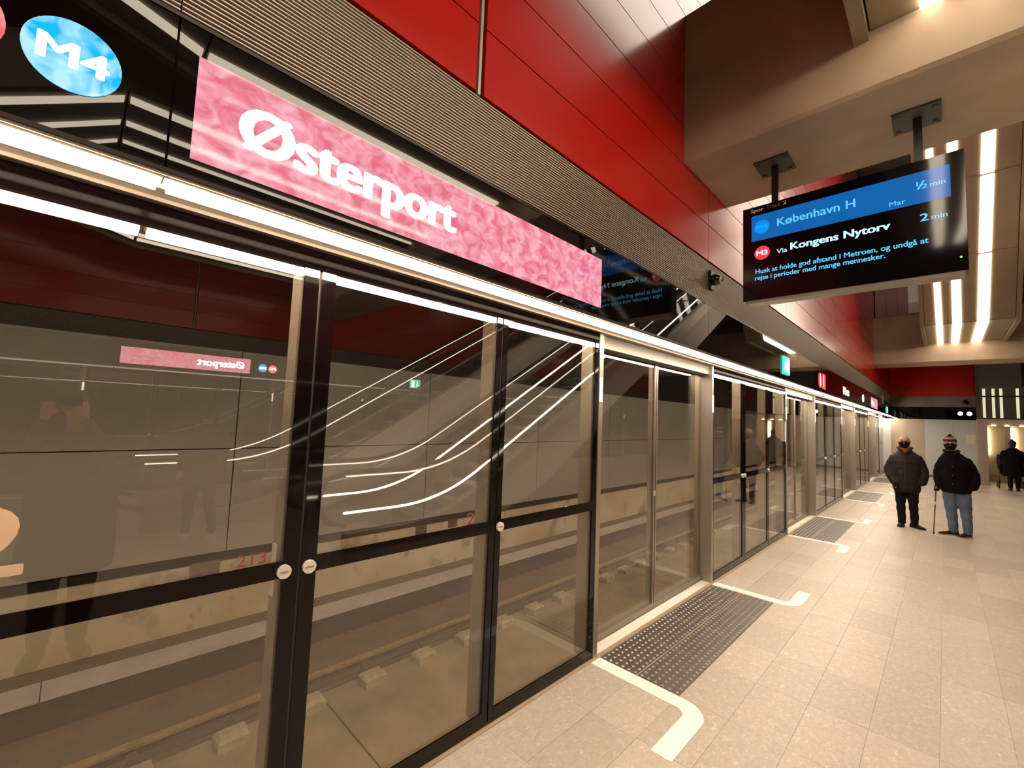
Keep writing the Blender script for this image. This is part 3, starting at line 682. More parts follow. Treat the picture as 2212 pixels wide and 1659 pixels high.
# security camera on the slats
sc_ = empty('security_camera', (XF, 4.19, 3.09)); tag(sc_, 'small black dome security camera on the slat band', 'camera')
MB().box(0, .03, -.035, .035, -.09, .09).build('mount', 'housing', sc_)
b_ = MB(); b_.ell((.06, .0, .0), (.055, .055, .055), 16, 10); b_.build('ball', 'screen_black', sc_, True)
b_ = MB(); b_.cyl((.075, .0, 0), (.125, -.01, -.012), .032, .030, 16); lo_ = b_.build('lens_ring', 'steel', sc_, True)
b_ = MB(); b_.cyl((.124, -.01, -.012), (.128, -.01, -.013), .022, .02, 16); b_.build('lens', 'screen_black', lo_)

# ================================================================ far end wall
we = structure(box('wall_end', 'dark', (-.2, 2.70, YEND, YEND+.3, 0, 9.2)), 'end wall of the platform')
for x0, x1, mt in ((.0, .262, 'white_wall'), (.267, .76, 'beige_wall'), (.765, 1.27, 'beige_wall'), (1.275, 2.09, 'blue_wall'), (2.095, 2.70, 'blue_wall')): box('panel', mt, (x0, x1, YEND-.03, YEND, .10, 2.265), we)
box('skirting', 'conc_dk', (0, 2.70, YEND-.035, YEND, 0, .10), we)
box('black_band', 'fascia', (.0, 2.70, YEND-.06, YEND, 2.27, 2.755), we); box('slat_band', 'conc_dk', (.0, 2.70, YEND-.05, YEND, 2.755, 3.18), we)
for i in range(4): box('panel', 'red', (.0, 2.69, YEND-.05, YEND, 3.184+.35*i, 3.53+.35*i), we)
ws = structure(box('wall_end_side', 'dark', (-.12, -.02, 22.60, YEND, 0, 2.38)))
for a, b in ((22.62, 23.28), (23.285, 23.97)):
    p = box('panel', 'white_wall', (-.02, 0, a, b, .02, 2.37), ws)
    box('lock_plate', 'mullion', (0, .008, b-.22, b-.10, 1.18, 1.30), p)
nb = box('notice_board', 'print_white', (2.42, 2.66, YEND-.045, YEND-.03, 1.38, 1.72)); tag(nb, 'pale notice on the grey glass panel of the end wall', 'notice')
tp = empty('spot_lamp', (2.41, YEND-.06, 2.505)); tag(tp, 'pair of bright round spot lamps on the black band of the end wall', 'light')
for dx in (-.12, .12):
    b_ = MB(); b_.cyl((dx, 0, 0), (dx, -.06, 0), .085, .075, 20); hh = b_.build('lamp_housing', 'housing', tp); b_ = MB(); b_.cyl((dx, -.06, 0), (dx, -.066, 0), .068, .066, 20); b_.build('lens', 'spot', hh)
dm = empty('dome_camera', (2.44, YEND-.05, 2.95)); tag(dm, 'black dome camera above the two spot lamps', 'camera')
b_ = MB(); b_.ell((0, -.06, -.03), (.09, .09, .10), 16, 9); b_.build('dome', 'screen_black', dm, True); MB().box(-.05, .05, -.06, 0, .03, .09).build('bracket', 'housing', dm)

# ================================================================ lift at the far end
YL = 22.45
lf = empty('lift', (3.9, YL, 0)); tag(lf, 'steel and glass lift front at the right, lit from inside', 'lift'); o = Vector(lf.location)
def ll(n, m, b, parent=lf): return lb(n, m, b, parent, Vector(lf.location))
ll('column', 'steel', (2.67, 2.90, YL-.08, YL+.15, 0, 2.28)); ll('corner_post', 'iron', (2.66, 2.73, YL-.10, YL, 2.28, 4.35)); ll('lintel', 'steel', (2.67, 5.6, YL-.1, YL+.15, 2.06, 2.28))
ll('dark_rail', 'gasket', (2.70, 5.6, YL-.09, YL, 3.05, 3.09)); ll('dark_rail', 'gasket', (2.70, 5.6, YL-.10, YL-.02, 2.28, 2.31))
ll('upper_glass', 'mirror', (2.73, 5.6, YL-.06, YL-.03, 2.31, 3.05)); ll('upper_glass', 'mirror', (2.73, 5.6, YL-.06, YL-.03, 3.09, 3.40)); ll('upper_panel', 'grey_panel', (2.73, 3.72, YL-.06, YL-.02, 3.40, 4.6)); ll('upper_panel', 'dark', (3.74, 5.6, YL-.06, YL-.02, 3.40, 4.6))
ll('cabin_floor', 'gold', (2.7, 5.6, YL, YL+2.0, -.004, .002)); ll('cabin_back', 'gold', (2.7, 5.6, YL+2.0, YL+2.05, 0, 2.3)); ll('cabin_side', 'gold', (2.705, 2.73, YL+.15, YL+2.0, 0, 2.3)); ll('cabin_ceiling', 'gold', (2.7, 5.6, YL+.15, YL+2, 2.26, 2.3)); ll('kick_band', 'beige_wall', (2.9, 5.6, YL+1.97, YL+2.0, 0, .28))
for x0 in (3.42, 4.02, 4.9): ll('mullion', 'steel', (x0, x0+.14, YL+1.85, YL+1.98, 0, 2.26))
for x0 in (2.94, 3.6, 4.3): ll('cabin_lamp', 'cabin_lamp', (x0, x0+.04, YL+1.93, YL+1.96, 1.0, 2.0))
for x0 in (3.05, 3.35, 3.68, 4.05):
    b_ = MB(); b_.cyl((x0-o.x, -.12, 2.05), (x0-o.x, -.12, 2.062), .05, .05, 14); b_.build('down_light', 'cabin_lamp', lf)
for x0 in (2.85, 3.07, 3.25, 3.62):  # glowing strips on the upper glass stand in for mirrored ceiling lamps
    ll('painted_reflection', 'painted_reflection', (x0-.035, x0+.035, YL-.075, YL-.062, 2.33, 3.04)); ll('painted_reflection', 'painted_reflection', (x0-.035, x0+.035, YL-.075, YL-.062, 3.10, 3.34))
ce = structure(box('wall_end_right', 'grey_panel', (5.6, 9.2, YL, YL+.2, 0, 9.2))); structure(box('wall_above_lift', 'dark', (2.70, 5.6, YL-.02, YL+2.1, 4.6, 9.2)))
#PART4
# ================================================================ escalators in the middle of the platform
M['clad'] = pm('escalator_cladding', (.55, .52, .47), .4, .3); M['step'] = pm('escalator_step', (.10, .095, .09), .5, .6); M['rubber'] = pm('handrail_rubber', (.012, .011, .011), .35)
M['esc_lamp'] = em('balustrade_lamp', (1, .88, .70), 24); M['painted_highlight'] = em('painted_handrail_highlight', (1, .88, .70), 7)
YE0, YE1 = 2.45, 19.4
def zp(y):
    if y < 3.2: return 0.0
    if y < 4.64: return .595*(y-3.2)**2/(2*1.44)
    return .595*(y-3.92)
def escalator():
    r = empty('escalator', (4.025, 2.45, 0)); o = Vector(r.location)
    ys = [YE0, 3.0]+[3.2+.16*i for i in range(10)]+[6, 9, 12, 15, YE1]
    def ribbon(name, mat, x0, x1, d0, d1, ya=None, yb=None, parent=r):
        Y = [y for y in ys if (ya is None or y >= ya) and (yb is None or y <= yb)]; b = MB(); n = len(Y)
        V = []
        for y in Y:
            for x, d in ((x0, d0), (x1, d0), (x1, d1), (x0, d1)): V.append((x-o.x, y-o.y, max(zp(y)+d, -.004)))
        F = [(0, 1, 2, 3), tuple(4*(n-1)+i for i in (3, 2, 1, 0))]
        for k in range(n-1):
            for i in range(4): j = (i+1) % 4; F.append((4*k+i, 4*(k+1)+i, 4*(k+1)+j, 4*k+j))
        b.add(V, F); return b.build(name, mat, parent)
    ribbon('truss', 'clad', 3.30, 4.75, -.75, -.06); ribbon('comb_plate', 'steel', 3.5, 4.55, -.06, .004, None, 3.05)
    for x, sg_ in ((3.40, 1), (4.65, -1)):
        ribbon('skirt', 'steel', x-.10 if sg_ > 0 else x-.05, x+.05 if sg_ > 0 else x+.10, -.06, .22)
        ribbon('balustrade_glass', 'glass_clear', x-.006, x+.006, .22, .90)
        ribbon('light_line', 'esc_lamp', x+.006*sg_ if sg_ > 0 else x-.026, x+.026 if sg_ > 0 else x-.006, .438, .462); 
        ribbon('rail_highlight', 'painted_highlight', x-.02, x+.02, .895, .908)  # glowing strip stands in for the shine of the chrome handrail
        pts = [(x-o.x, y-o.y, zp(y)+.95) for y in ys]; pts = [(x-o.x, .02, .30), (x-o.x, -.22, .38), (x-o.x, -.34, .62), (x-o.x, -.24, .88)]+pts
        b = MB(); b.tube(pts, [.035]*len(pts), 10); b.build('handrail', 'rubber', r, True)
    st = MB().box(3.47-o.x, 4.58-o.x, 0, .40, -.21, 0).mesh('step', 'step')
    y = 3.4
    while y < 19.0:
        link('step', st, r, (0, y-o.y, zp(y+.2))); y += .40
    return r
es = tag(escalator(), 'escalator with lit balustrades in the middle of the platform, mirrored in the glass', 'escalator')
es2 = copy_tree(es); es2.location = (6.30, .73, 0)
for q in [q for q in col.objects if q.parent == es2 and q.name.startswith('light_line')]: bpy.data.objects.remove(q)
tag(es2, 'second escalator behind the first, mirrored faintly in the glass', 'escalator')

# ================================================================ people
def cloth(name, c, rough=.8, **k): M[name] = pm(name, c, rough, var=.2, scale=9, bump=.35, bscale=160, spec=.15, **k)
cloth('coat_brown', (.024, .016, .015), .6); cloth('coat_black', (.004, .003, .003), .9); cloth('trousers_black', (.010, .007, .006), .9); cloth('denim', (.115, .155, .235), .85)
cloth('mask_black', (.006, .005, .005), .7); cloth('glove', (.008, .006, .006), .6); cloth('scarf', (.33, .085, .03), .8); cloth('jumper', (.13, .12, .11), .9); cloth('shoe', (.018, .012, .009), .45); cloth('sole', (.35, .30, .22), .8); cloth('coat_grey', (.035, .032, .03), .8); cloth('white_shoe', (.7, .68, .64), .6)
M['skin'] = pm('skin', (.52, .27, .185), .5, var=.08, scale=12); M['eye'] = pm('eye', (.03, .02, .015), .2); M['brow'] = pm('brow', (.18, .12, .09), .8); M['hair_dark'] = pm('hair_dark', (.012, .009, .007), .6, bump=.6, bscale=120, stretch=(1, 1, .2)); M['wood'] = pm('cane_wood', (.16, .075, .035), .45, var=.2, scale=30)
def striped(name, stops):
    m, nt, b = nodes(name); setp(b, rough=.9); tc = nt.nodes.new('ShaderNodeTexCoord'); sp = nt.nodes.new('ShaderNodeSeparateXYZ'); r = nt.nodes.new('ShaderNodeValToRGB'); r.color_ramp.interpolation = 'CONSTANT'
    nt.links.new(tc.outputs['Generated'], sp.inputs[0]); nt.links.new(sp.outputs['Z'], r.inputs[0]); nt.links.new(r.outputs[0], b.inputs['Base Color'])
    e = r.color_ramp.elements; e[0].position = stops[0][0]; e[0].color = (*stops[0][1], 1); e[1].position = stops[1][0]; e[1].color = (*stops[1][1], 1)
    for p, c in stops[2:]: q = e.new(p); q.color = (*c, 1)
    M[name] = m
striped('beanie', [(0, (.012, .008, .012)), (.42, (.42, .20, .19)), (.56, (.012, .008, .012)), (.64, (.42, .20, .19)), (.72, (.015, .010, .014))])
def ellrings(b, specs, n=24):
    """stack of ellipses: (x, y, z, rx, ry)"""
    b.rings([b.ring((x, y, z), (1, 0, 0), (0, 1, 0), rx, ry, n) for x, y, z, rx, ry in specs])
def hand(b, w_, d, side, curl=.5, size=1.0):
    """palm and five bent fingers grown from wrist w_ in direction d; side = direction of the thumb"""
    w_ = Vector(w_); d = Vector(d).normalized(); t = Vector(side); t = (t-d*t.dot(d)).normalized(); nrm = d.cross(t); s = size
    b.tube([w_, w_+d*.045*s, w_+d*.085*s], [.026*s, .036*s, .034*s], 10, .55)
    for i, (off, L) in enumerate(((.027, .075), (.009, .084), (-.009, .078), (-.026, .062))):
        p = w_+d*.085*s+t*off*s; q = p+(d*(1-curl*.4)+nrm*curl*.6)*L*.45*s; e_ = q+(d*(1-curl*1.4)+nrm*curl)*L*.35*s; f = e_+(d*(1-curl*2.0)+nrm*curl*.3)*L*.25*s
        b.tube([p-d*.02*s, q, e_, f], [.0105*s, .010*s, .009*s, .008*s], 8)
    p = w_+d*.03*s+t*.028*s; b.tube([p, p+(t*.03+d*.03)*s, p+(t*.032+d*.058+nrm*.016)*s], [.013*s, .0115*s, .0095*s], 8)
def head(b, c, yaw_=0.0, s=1.0):
    """skull, jaw, nose, lips, ears, neck; c = centre of the head, facing -y"""
    c = Vector(c)
    def P(x, y, z): return c+Vector((x, y, z))*s
    b.ell(P(0, .012, .030), (.076*s, .094*s, .086*s), 20, 14); b.ell(P(0, -.012, -.040), (.062*s, .074*s, .078*s), 18, 12); b.ell(P(0, -.045, -.085), (.034*s, .035*s, .030*s), 12, 8)
    b.tube([P(0, -.082, .018), P(0, -.098, -.012), P(0, -.104, -.030)], [.010*s, .013*s, .017*s], 8)
    b.ell(P(0, -.083, -.060), (.026*s, .014*s, .012*s), 12, 8)
    for sx in (-1, 1): b.ell(P(sx*.079, .018, -.004), (.011*s, .020*s, .032*s), 10, 8); b.ell(P(sx*.032, -.070, .030), (.028*s, .018*s, .010*s), 10, 8)
    b.tube([P(0, .016, -.06), P(0, .026, -.15), P(0, .030, -.21)], [.054*s, .054*s, .062*s], 14)
def mask_on(name, c, parent, s=1.0, mat='mask_black'):
    b = MB(); c = Vector(c); n, m_ = 18, 9; V = []
    for k in range(m_):
        t = k/(m_-1); z = -.012-.098*t
        for i in range(n):
            a = math.radians(-78+156*i/(n-1)); rx = .081-.022*t**2; ry = .088+.012*math.cos(a)**6*(1-t)+.006*math.sin(t*math.pi)-.02*t**3
            edge = (abs(i/(n-1)-.5)*2)**3
            V.append(c+Vector((math.sin(a)*rx, -math.cos(a)*ry-.010, (z+.018*math.cos(a)**4*(1-t)) *(1-.25*edge)-.008*edge))*s)
    for k in range(m_):
        for i in range(n): p = V[k*n+i]; V.append(c+(p-c)*.94)
    N_ = n*m_; F = []
    for k in range(m_-1):
        for i in range(n-1): F.append((k*n+i, k*n+i+1, (k+1)*n+i+1, (k+1)*n+i)); F.append((N_+k*n+i, N_+(k+1)*n+i, N_+(k+1)*n+i+1, N_+k*n+i+1))
    for i in range(n-1): F.append((i, N_+i, N_+i+1, i+1)); q = (m_-1)*n; F.append((q+i, q+i+1, N_+q+i+1, N_+q+i))
    for k in range(m_-1): F.append((k*n, (k+1)*n, N_+(k+1)*n, N_+k*n)); F.append((k*n+n-1, N_+k*n+n-1, N_+(k+1)*n+n-1, (k+1)*n+n-1))
    b.add(V, F); b.build(name, mat, parent, True)
    for sx in (-1, 1):
        b = MB(); b.tube([c+Vector((sx*.074, -.03, -.025))*s, c+Vector((sx*.083, .0, -.01))*s, c+Vector((sx*.085, .028, .008))*s], [.0025]*3, 6); b.build('mask_strap', mat, parent)
def shoe(name, c, ang, parent, mat='shoe', L=.28):
    """low shoe with toe pointing along ang (0 = -y)"""
    d = Vector((math.sin(ang), -math.cos(ang), 0)); s_ = Vector((d.y, -d.x, 0)); c = Vector(c); b = MB(); R = []
    for t, wd, h in ((-.30, .026, .055), (-.26, .036, .085), (-.10, .040, .095), (.10, .043, .080), (.32, .048, .058), (.55, .046, .048), (.66, .034, .040), (.70, .014, .028)):
        p = c+d*t*L; R.append([p+s_*wd*math.cos(a)*(1 if math.sin(a) < .2 else .85)+Vector((0, 0, max(.004, h*.5+h*.5*math.sin(a)))) for a in [2*math.pi*i/14 for i in range(14)]])
    b.rings(R); sh = b.build(name, mat, parent, True)
    b = MB(); R = []
    for t, wd in ((-.31, .024), (-.26, .040), (-.1, .043), (.1, .045), (.34, .051), (.56, .048), (.68, .034), (.73, .012)): p = c+d*t*L; R.append([p+s_*wd+Vector((0, 0, 0)), p+s_*wd+Vector((0, 0, .018)), p-s_*wd+Vector((0, 0, .018)), p-s_*wd])
    b.rings(R); b.build('sole', 'sole' if mat == 'shoe2' else ('gasket' if mat == 'shoe' else mat), sh)
def eyes(c, parent, s=1.0):
    c = Vector(c)
    for sx in (-1, 1):
        b = MB(); b.ell(c+Vector((sx*.031, -.077, .012))*s, (.012*s, .008*s, .0055*s), 10, 6); b.build('eye', 'eye', parent, True)
        b = MB(); b.tube([c+Vector((sx*.014, -.086, .034))*s, c+Vector((sx*.032, -.086, .039))*s, c+Vector((sx*.05, -.074, .033))*s], [.004, .0045, .003], 6, .6); b.build('eyebrow', 'brow', parent, True)
M['shoe2'] = M['shoe']

def slim(T, A, k, ka):
    return [(x, y, z, rx*k, ry*k) for x, y, z, rx, ry in T], [[((p[0]*ka, p[1], p[2]), q*.92) for p, q in L] for L in A]
def person(label, loc, rotz, hc, hs, body_rings, arms, legs, coat, trousers, shoes, shoe_mat='shoe', fold=.006, hands=(), q=1.0):
    """body: one continuous skin surface; coat, trousers, shoes over it as parts"""
    r = empty('person', loc); r.rotation_euler = (0, 0, rotz); tag(r, label, 'person')
    b = MB(); head(b, hc, 0, hs)
    ellrings(b, [(x, y, z, rx*.78, ry*.75) for x, y, z, rx, ry in body_rings])
    for A in arms: b.tube([p for p, q in A], [q*.62 for p, q in A], 10)
    for A in legs: b.tube([p for p, q in A], [q*.72 for p, q in A], 12)
    for h in hands: hand(b, *h)
    bo = b.build('body', 'skin', r); apply_remesh(bo, .010*q, 2)
    b = MB(); ellrings(b, body_rings)
    for A in arms: b.tube([p for p, q in A], [q for p, q in A], 14)
    co = b.build('coat', coat, r); apply_remesh(co, .014*q, 3, fold, 7.0, (fold*.35, 55))
    b = MB()
    for A in legs: b.tube([p for p, q in A], [q for p, q in A], 16)
    x0 = sum(A[0][0][0] for A in legs)/len(legs); z0 = legs[0][0][0][2]
    ellrings(b, [(x0, legs[0][0][0][1], z0-.06, .12, .10), (x0, legs[0][0][0][1], z0+.02, .16, .115), (x0, legs[0][0][0][1], z0+.12, .15, .11)])
    to = b.build('trousers', trousers, r); apply_remesh(to, .013*q, 3, fold*.8, 8.0, (fold*.5, 42))
    for c, a in shoes: shoe('shoe', c, a, r, shoe_mat)
    return r, co
# bald man
H1 = Vector((-.012, -.01, 1.545))
torso1 = [(.0, 0, .625, .195, .150), (.0, 0, .66, .222, .165), (0, 0, .80, .232, .172), (0, .0, 1.0, .238, .178), (0, .0, 1.18, .240, .168), (0, .008, 1.28, .222, .145), (0, .015, 1.345, .165, .115), (-.005, .016, 1.39, .105, .095), (-.008, .016, 1.435, .085, .085)]
arm1 = [[((-.165, .01, 1.255), .078), ((-.228, .02, 1.14), .080), ((-.275, .02, 1.02), .078), ((-.235, -.06, .88), .070), ((-.165, -.13, .77), .058)],
        [((.165, .01, 1.265), .078), ((.228, .02, 1.14), .080), ((.268, .02, 1.02), .076), ((.262, -.02, .88), .070), ((.235, -.05, .80), .066)]]
leg1 = [[((-.085, 0, .74), .092), ((-.085, .0, .60), .085), ((-.083, -.005, .40), .067), ((-.078, .01, .20), .060), ((-.075, .01, .065), .058)],
        [((.080, 0, .74), .092), ((.082, 0, .60), .085), ((.088, -.005, .40), .067), ((.095, .01, .20), .060), ((.098, .01, .065), .058)]]
torso1, arm1 = slim(torso1, arm1, .87, .90)
man1, c1 = person('bald man in a dark brown padded coat and black face mask, standing on the platform', (1.325, 10.88, 0), 0, H1, 1.0, torso1, arm1, leg1, 'coat_brown', 'trousers_black', [((-.083, .03, 0), -.05), ((.10, .03, 0), .75)])
mask_on('face_mask', H1, man1, 1.02); eyes(H1, man1, 1.0)
b = MB(); b.rings([b.ring((-.008, .005, z), (1, 0, 0), (0, 1, 0), rx, ry, 20) for z, rx, ry in ((1.30, .10, .10), (1.37, .085, .088), (1.415, .073, .078), (1.44, .066, .070))]); b.build('scarf', 'scarf', man1, True)
b = MB()
for sx in (-1, 1): b.tube([(sx*.02-.008, -.118, 1.335), (sx*.065-.008, -.090, 1.395), (sx*.095-.008, -.015, 1.435), (sx*.07-.008, .075, 1.445)], [.020, .028, .030, .026], 10, .55)
co_ = b.build('collar', 'coat_brown', man1); apply_remesh(co_, .010, 2)
b = MB(); hand(b, (-.146, -.135, .765), (.25, -.25, -1), (.4, -1, 0), .7, .95); gl = b.build('glove', 'glove', man1); apply_remesh(gl, .007, 2)
b = MB(); b.ell((-.136, -.165, .705), (.012, .008, .010), 10, 6); b.build('key_fob', 'knob', man1, True)
b = MB(); b.box(-.012, .004, -.162, -.152, .70, 1.22); b.build('coat_zip', 'gasket', c1)

# man with a cane
H2 = Vector((-.045, -.02, 1.555))
torso2 = [(.005, 0, .715, .185, .145), (.005, 0, .75, .215, .165), (0, 0, .88, .222, .172), (0, 0, 1.02, .225, .172), (-.005, 0, 1.20, .220, .160), (-.010, .008, 1.30, .200, .14), (-.018, .014, 1.36, .150, .112), (-.028, .014, 1.40, .098, .09), (-.034, .012, 1.435, .078, .078)]
arm2 = [[((-.150, .01, 1.265), .076), ((-.205, .01, 1.16), .076), ((-.235, .0, 1.05), .072), ((-.240, -.06, .92), .062), ((-.236, -.12, .845), .052)],
        [((.145, .01, 1.275), .080), ((.212, .02, 1.16), .082), ((.265, .03, 1.02), .080), ((.262, -.01, .90), .072), ((.235, -.05, .82), .064)]]
leg2 = [[((-.075, 0, .78), .095), ((-.072, -.005, .62), .092), ((-.060, -.01, .42), .075), ((-.045, .005, .22), .066), ((-.040, .005, .07), .063)],
        [((.095, 0, .78), .098), ((.098, -.005, .62), .092), ((.115, -.01, .42), .074), ((.128, -.02, .22), .064), ((.130, -.02, .07), .061)]]
torso2, arm2 = slim(torso2, arm2, .90, .88)
man2, c2 = person('man in a black coat, blue jeans and a striped knitted hat, leaning on a cane', (1.955, 10.73, 0), 0, H2, 1.0, torso2, arm2, leg2, 'coat_black', 'denim', [((-.055, .02, 0), -1.0), ((.115, .0, 0), -.55)], 'shoe2', .005)
mask_on('face_mask', H2, man2, 1.02); eyes(H2, man2, 1.0)
b = MB(); c = H2; ellrings(b, [(c.x, c.y+.010, c.z+.030, .083, .100), (c.x, c.y+.010, c.z+.045, .086, .104), (c.x, c.y+.012, c.z+.075, .083, .100), (c.x, c.y+.014, c.z+.10, .066, .082), (c.x, c.y+.016, c.z+.122, .042, .052), (c.x, c.y+.016, c.z+.136, .020, .024)], 24); hb = b.build('knitted_hat', 'beanie', man2, True)
b = MB(); b.ell((c.x, c.y+.016, c.z+.142), (.024, .024, .020), 12, 8); b.build('hat_tip', 'mask_black', hb, True)
b = MB(); b.rings([b.ring((-.036, .004, z), (1, 0, 0), (0, 1, 0), rx, ry, 20) for z, rx, ry in ((1.32, .085, .09), (1.38, .074, .08), (1.42, .062, .066))]); b.build('jumper', 'jumper', man2, True)
b = MB()
for sx in (-1, 1): b.tube([(sx*.025-.034, -.115, 1.345), (sx*.07-.034, -.085, 1.40), (sx*.092-.034, -.012, 1.435), (sx*.062-.034, .07, 1.44)], [.018, .025, .027, .023], 10, .55)
co_ = b.build('collar', 'coat_black', man2); apply_remesh(co_, .010, 2)
for z in (1.17, 1.02, .88): disc('button', (-.03, -.160 if z < 1.1 else -.152, z), (1, 0, 0), (0, 0, 1), .010, 'iron', c2, .006, 12)
b = MB(); hand(b, (-.226, -.125, .835), (0, -.25, -1), (1, -.3, 0), .95, 1.0); gl = b.build('glove', 'glove', man2); apply_remesh(gl, .007, 2)
cn_ = empty('walking_cane', (1.672, 10.545, 0)); tag(cn_, 'slim brown walking cane held by the man in jeans', 'cane')
b = MB(); b.tube([(0, 0, .02), (.022, .018, .38), (.044, .036, .74)], [.0085, .009, .011], 10); b.build('shaft', 'wood', cn_, True)
b = MB(); b.tube([(.044, .036, .74), (.046, .038, .775), (.05, .02, .795), (.052, -.05, .790)], [.011, .012, .013, .012], 10); b.build('handle', 'wood', cn_, True)
b = MB(); b.cyl((0, 0, 0), (.001, .001, .035), .013, .011, 10); b.build('rubber_tip', 'gasket', cn_)
b = MB(); b.cyl((.030, .024, .50), (.033, .026, .55), .0115, .0115, 10); b.build('collar', 'knob', cn_)

# person with a pram by the lift
torso3 = [(0, 0, .45, .22, .17), (0, 0, .55, .23, .175), (0, 0, .80, .225, .17), (0, 0, 1.0, .22, .16), (0, 0, 1.15, .21, .15), (0, 0, 1.24, .19, .13), (0, 0, 1.30, .13, .11), (0, 0, 1.36, .08, .08)]
arm3 = [[((-.17, 0, 1.21), .075), ((-.225, .0, 1.08), .072), ((-.235, -.05, .98), .066), ((-.20, -.20, .95), .052)], [((.17, 0, 1.21), .075), ((.225, 0, 1.08), .072), ((.235, -.05, .98), .066), ((.20, -.20, .95), .052)]]
leg3 = [[((-.08, 0, .70), .09), ((-.08, 0, .42), .068), ((-.08, .0, .08), .055)], [((.08, 0, .70), .09), ((.08, .02, .42), .068), ((.08, .05, .08), .055)]]
H3 = Vector((0, .0, 1.47))
w3, c3 = person('person in a long black coat with a hair bun, by the lift', (3.375, 21.25, 0), math.pi, H3, .92, torso3, [[(Vector(p), q) for p, q in A] for A in arm3], leg3, 'coat_black', 'trousers_black', [((-.08, .0, 0), 0), ((.08, .05, 0), 0)], 'shoe', .004, (), 1.5)
b = MB(); b.ell(H3+Vector((0, .025, .025)), (.086, .104, .100), 18, 12); b.ell(H3+Vector((0, .045, -.05)), (.075, .075, .07), 14, 9); b.ell(H3+Vector((.01, .02, .125)), (.042, .042, .04), 14, 9); hr = b.build('hair', 'hair_dark', w3); apply_remesh(hr, .009, 2)
pr = empty('pram', (3.34, 21.92, 0)); tag(pr, 'dark pram pushed by the person near the lift', 'pram')
b = MB(); b.rings([[(x*wd, y+.0, z) for x, y in ((-1, -.36), (1, -.36), (1, .36), (-1, .36))] for z, wd in ((.42, .17), (.50, .23), (.74, .26), (.78, .26))]); b.build('carrycot', 'coat_black', pr)
b = MB(); R = []
for i in range(8):
    a = math.pi*.55*i/7; R.append([Vector((x*.265, .36-.34*math.sin(a) if False else .02+.36*math.cos(a), .76+.34*math.sin(a))) for x in (-1, -.5, 0, .5, 1)]+[Vector((x*.25, .02+.33*math.cos(a), .76+.31*math.sin(a))) for x in (1, .5, 0, -.5, -1)])
b.rings(R); b.build('hood', 'coat_grey', pr)
for sx in (-1, 1):
    b = MB(); b.tube([(sx*.24, .30, .16), (sx*.24, -.05, .48), (sx*.24, -.42, .98)], [.012]*3, 8); b.tube([(sx*.24, -.30, .16), (sx*.24, .05, .48)], [.012]*2, 8); b.build('frame', 'iron', pr)
    for y, rr in ((-.30, .15), (.32, .11)):
        b = MB(); n = 20; ring_ = []
        for i in range(n+1): a = 2*math.pi*i/n; ring_.append((sx*.27, y+rr*.88*math.cos(a), rr+rr*.88*math.sin(a)))
        b.tube(ring_, [rr*.12]*(n+1), 8); wh = b.build('wheel', 'gasket', pr, True); b = MB(); b.cyl((sx*.255, y, rr), (sx*.285, y, rr), .03, .03, 10)
        for i in range(5): a = 2*math.pi*i/5; b.cyl((sx*.27, y, rr), (sx*.27, y+rr*.8*math.cos(a), rr+rr*.8*math.sin(a)), .006, .006, 6)
        b.build('spokes', 'steel', wh)
b = MB(); b.tube([(-.24, -.42, .98), (0, -.45, 1.0), (.24, -.42, .98)], [.015]*3, 8); b.build('handle', 'rubber', pr, True)

# photographer, mirrored in the glass
ph = (2.42, .05, 0); rz = -math.pi/2   # stands behind the phone, facing the glass
torso4 = [(0, 0, .55, .24, .18), (0, 0, .62, .25, .19), (0, 0, .85, .24, .18), (0, 0, 1.1, .235, .17), (0, 0, 1.28, .22, .155), (0, 0, 1.38, .20, .135), (0, 0, 1.45, .13, .11), (0, 0, 1.50, .08, .08)]
arm4 = [[((.19, 0, 1.35), .075), ((.25, -.12, 1.24), .066), ((.24, -.24, 1.27), .058), ((.165, -.54, 1.585), .040)], [((-.19, 0, 1.35), .075), ((-.21, -.14, 1.24), .066), ((-.17, -.26, 1.27), .056), ((-.015, -.45, 1.585), .040)]]
leg4 = [[((-.09, 0, .82), .10), ((-.09, -.01, .5), .075), ((-.09, .01, .08), .058)], [((.09, 0, .82), .10), ((.09, -.01, .5), .075), ((.09, .01, .08), .058)]]
H4 = Vector((0.02, .04, 1.66))
w4, c4 = person('photographer in a dark coat holding up a phone, mirrored in the near glass', ph, rz, H4, .98, torso4, arm4, leg4, 'coat_grey', 'trousers_black', [((-.10, .02, 0), -.2), ((.10, .02, 0), .2)], 'shoe', .005, [((.163, -.545, 1.60), (-.1, .05, 1), (-.7, .3, .3), .5, .85), ((-.010, -.45, 1.60), (.15, .05, 1), (.7, .2, .3), .5, .85)], 1.25)
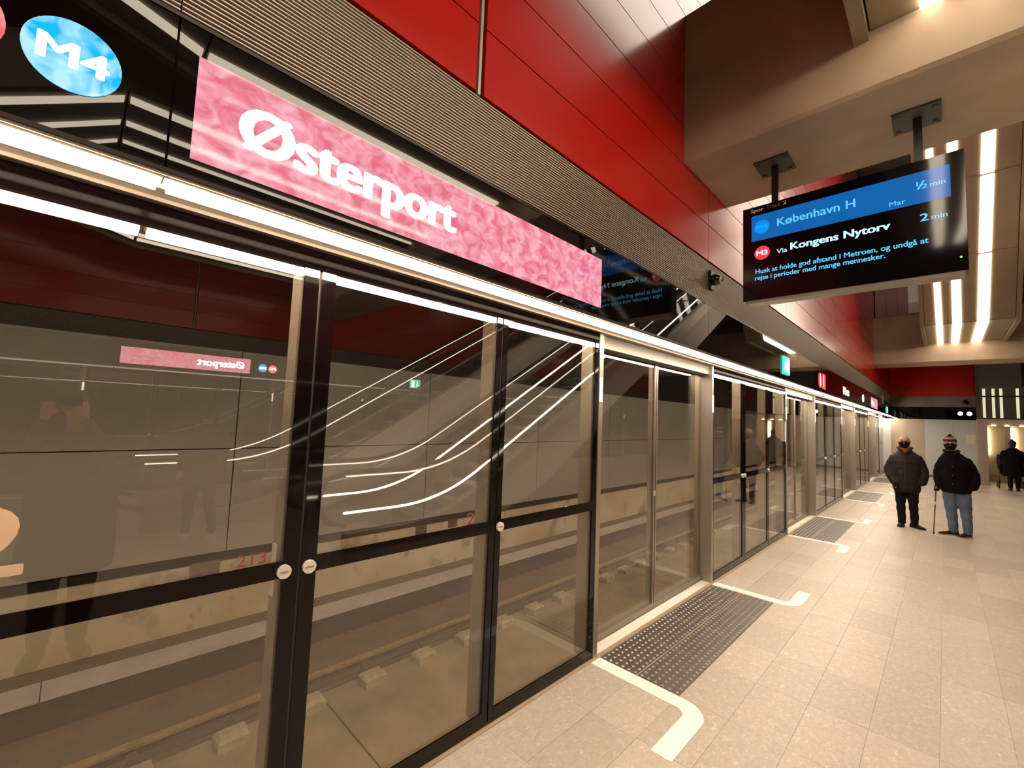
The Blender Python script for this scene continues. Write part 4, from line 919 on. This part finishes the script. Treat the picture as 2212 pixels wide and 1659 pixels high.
b = MB(); b.ell(H4+Vector((0, .02, .03)), (.088, .102, .10), 18, 12); hr = b.build('hair', 'hair_dark', w4); apply_remesh(hr, .009, 1)
pho = box('phone', 'screen_black', (-.078, .078, -.004, .004, -.037, .037)); pho.location = CAM-fwd*.055+r2*.03; pho.rotation_euler = (math.radians(4.3), 0, yaw); tag(pho, 'black phone held up by the photographer, mirrored in the glass', 'phone')

# passer-by in white shoes, mirrored in the glass
leg5 = [[((-.06, 0, .82), .095), ((-.10, -.12, .48), .068), ((-.12, -.10, .09), .048)], [((.06, 0, .82), .095), ((.09, .02, .48), .068), ((.11, .22, .13), .048)]]
torso5 = [(0, 0, .72, .20, .15), (0, 0, .78, .21, .155), (0, 0, 1.0, .20, .15), (0, 0, 1.2, .215, .15), (0, 0, 1.32, .20, .13), (0, 0, 1.42, .12, .10), (0, 0, 1.47, .075, .075)]
arm5 = [[((-.19, 0, 1.34), .065), ((-.24, .06, 1.12), .056), ((-.23, -.04, .90), .045)], [((.19, 0, 1.34), .065), ((.24, -.04, 1.12), .056), ((.23, -.14, .92), .045)]]
w5, c5 = person('passer-by in dark clothes and white shoes, mirrored in the glass', (4.95, 1.25, 0), math.pi*.5, Vector((0, -.01, 1.59)), .95, torso5, arm5, leg5, 'coat_grey', 'trousers_black', [((-.12, -.10, 0), 0), ((.11, .20, 0), 0)], 'white_shoe', .004, [((-.23, -.05, .89), (0, -.2, -1), (0, -1, 0), .4), ((.23, -.15, .91), (0, -.2, -1), (0, -1, 0), .4)], 1.4)
b = MB(); b.ell((0, .015, 1.62), (.086, .10, .095), 18, 12); hr = b.build('hair', 'hair_dark', w5); apply_remesh(hr, .009, 1)

# small lit prints and indicators are not sampled as lamps (they still glow); only the lamps are, the added fill ones too
KEEP = {'lamp_diffuser', 'track_fill_diffuser', 'ceiling_lamp_diffuser', 'ceiling_lamp_far', 'cove_diffuser', 'cabin_lamp', 'spot_lamp'}
for m_ in bpy.data.materials:
    m_.cycles.emission_sampling = 'AUTO' if m_.name in KEEP else 'NONE'
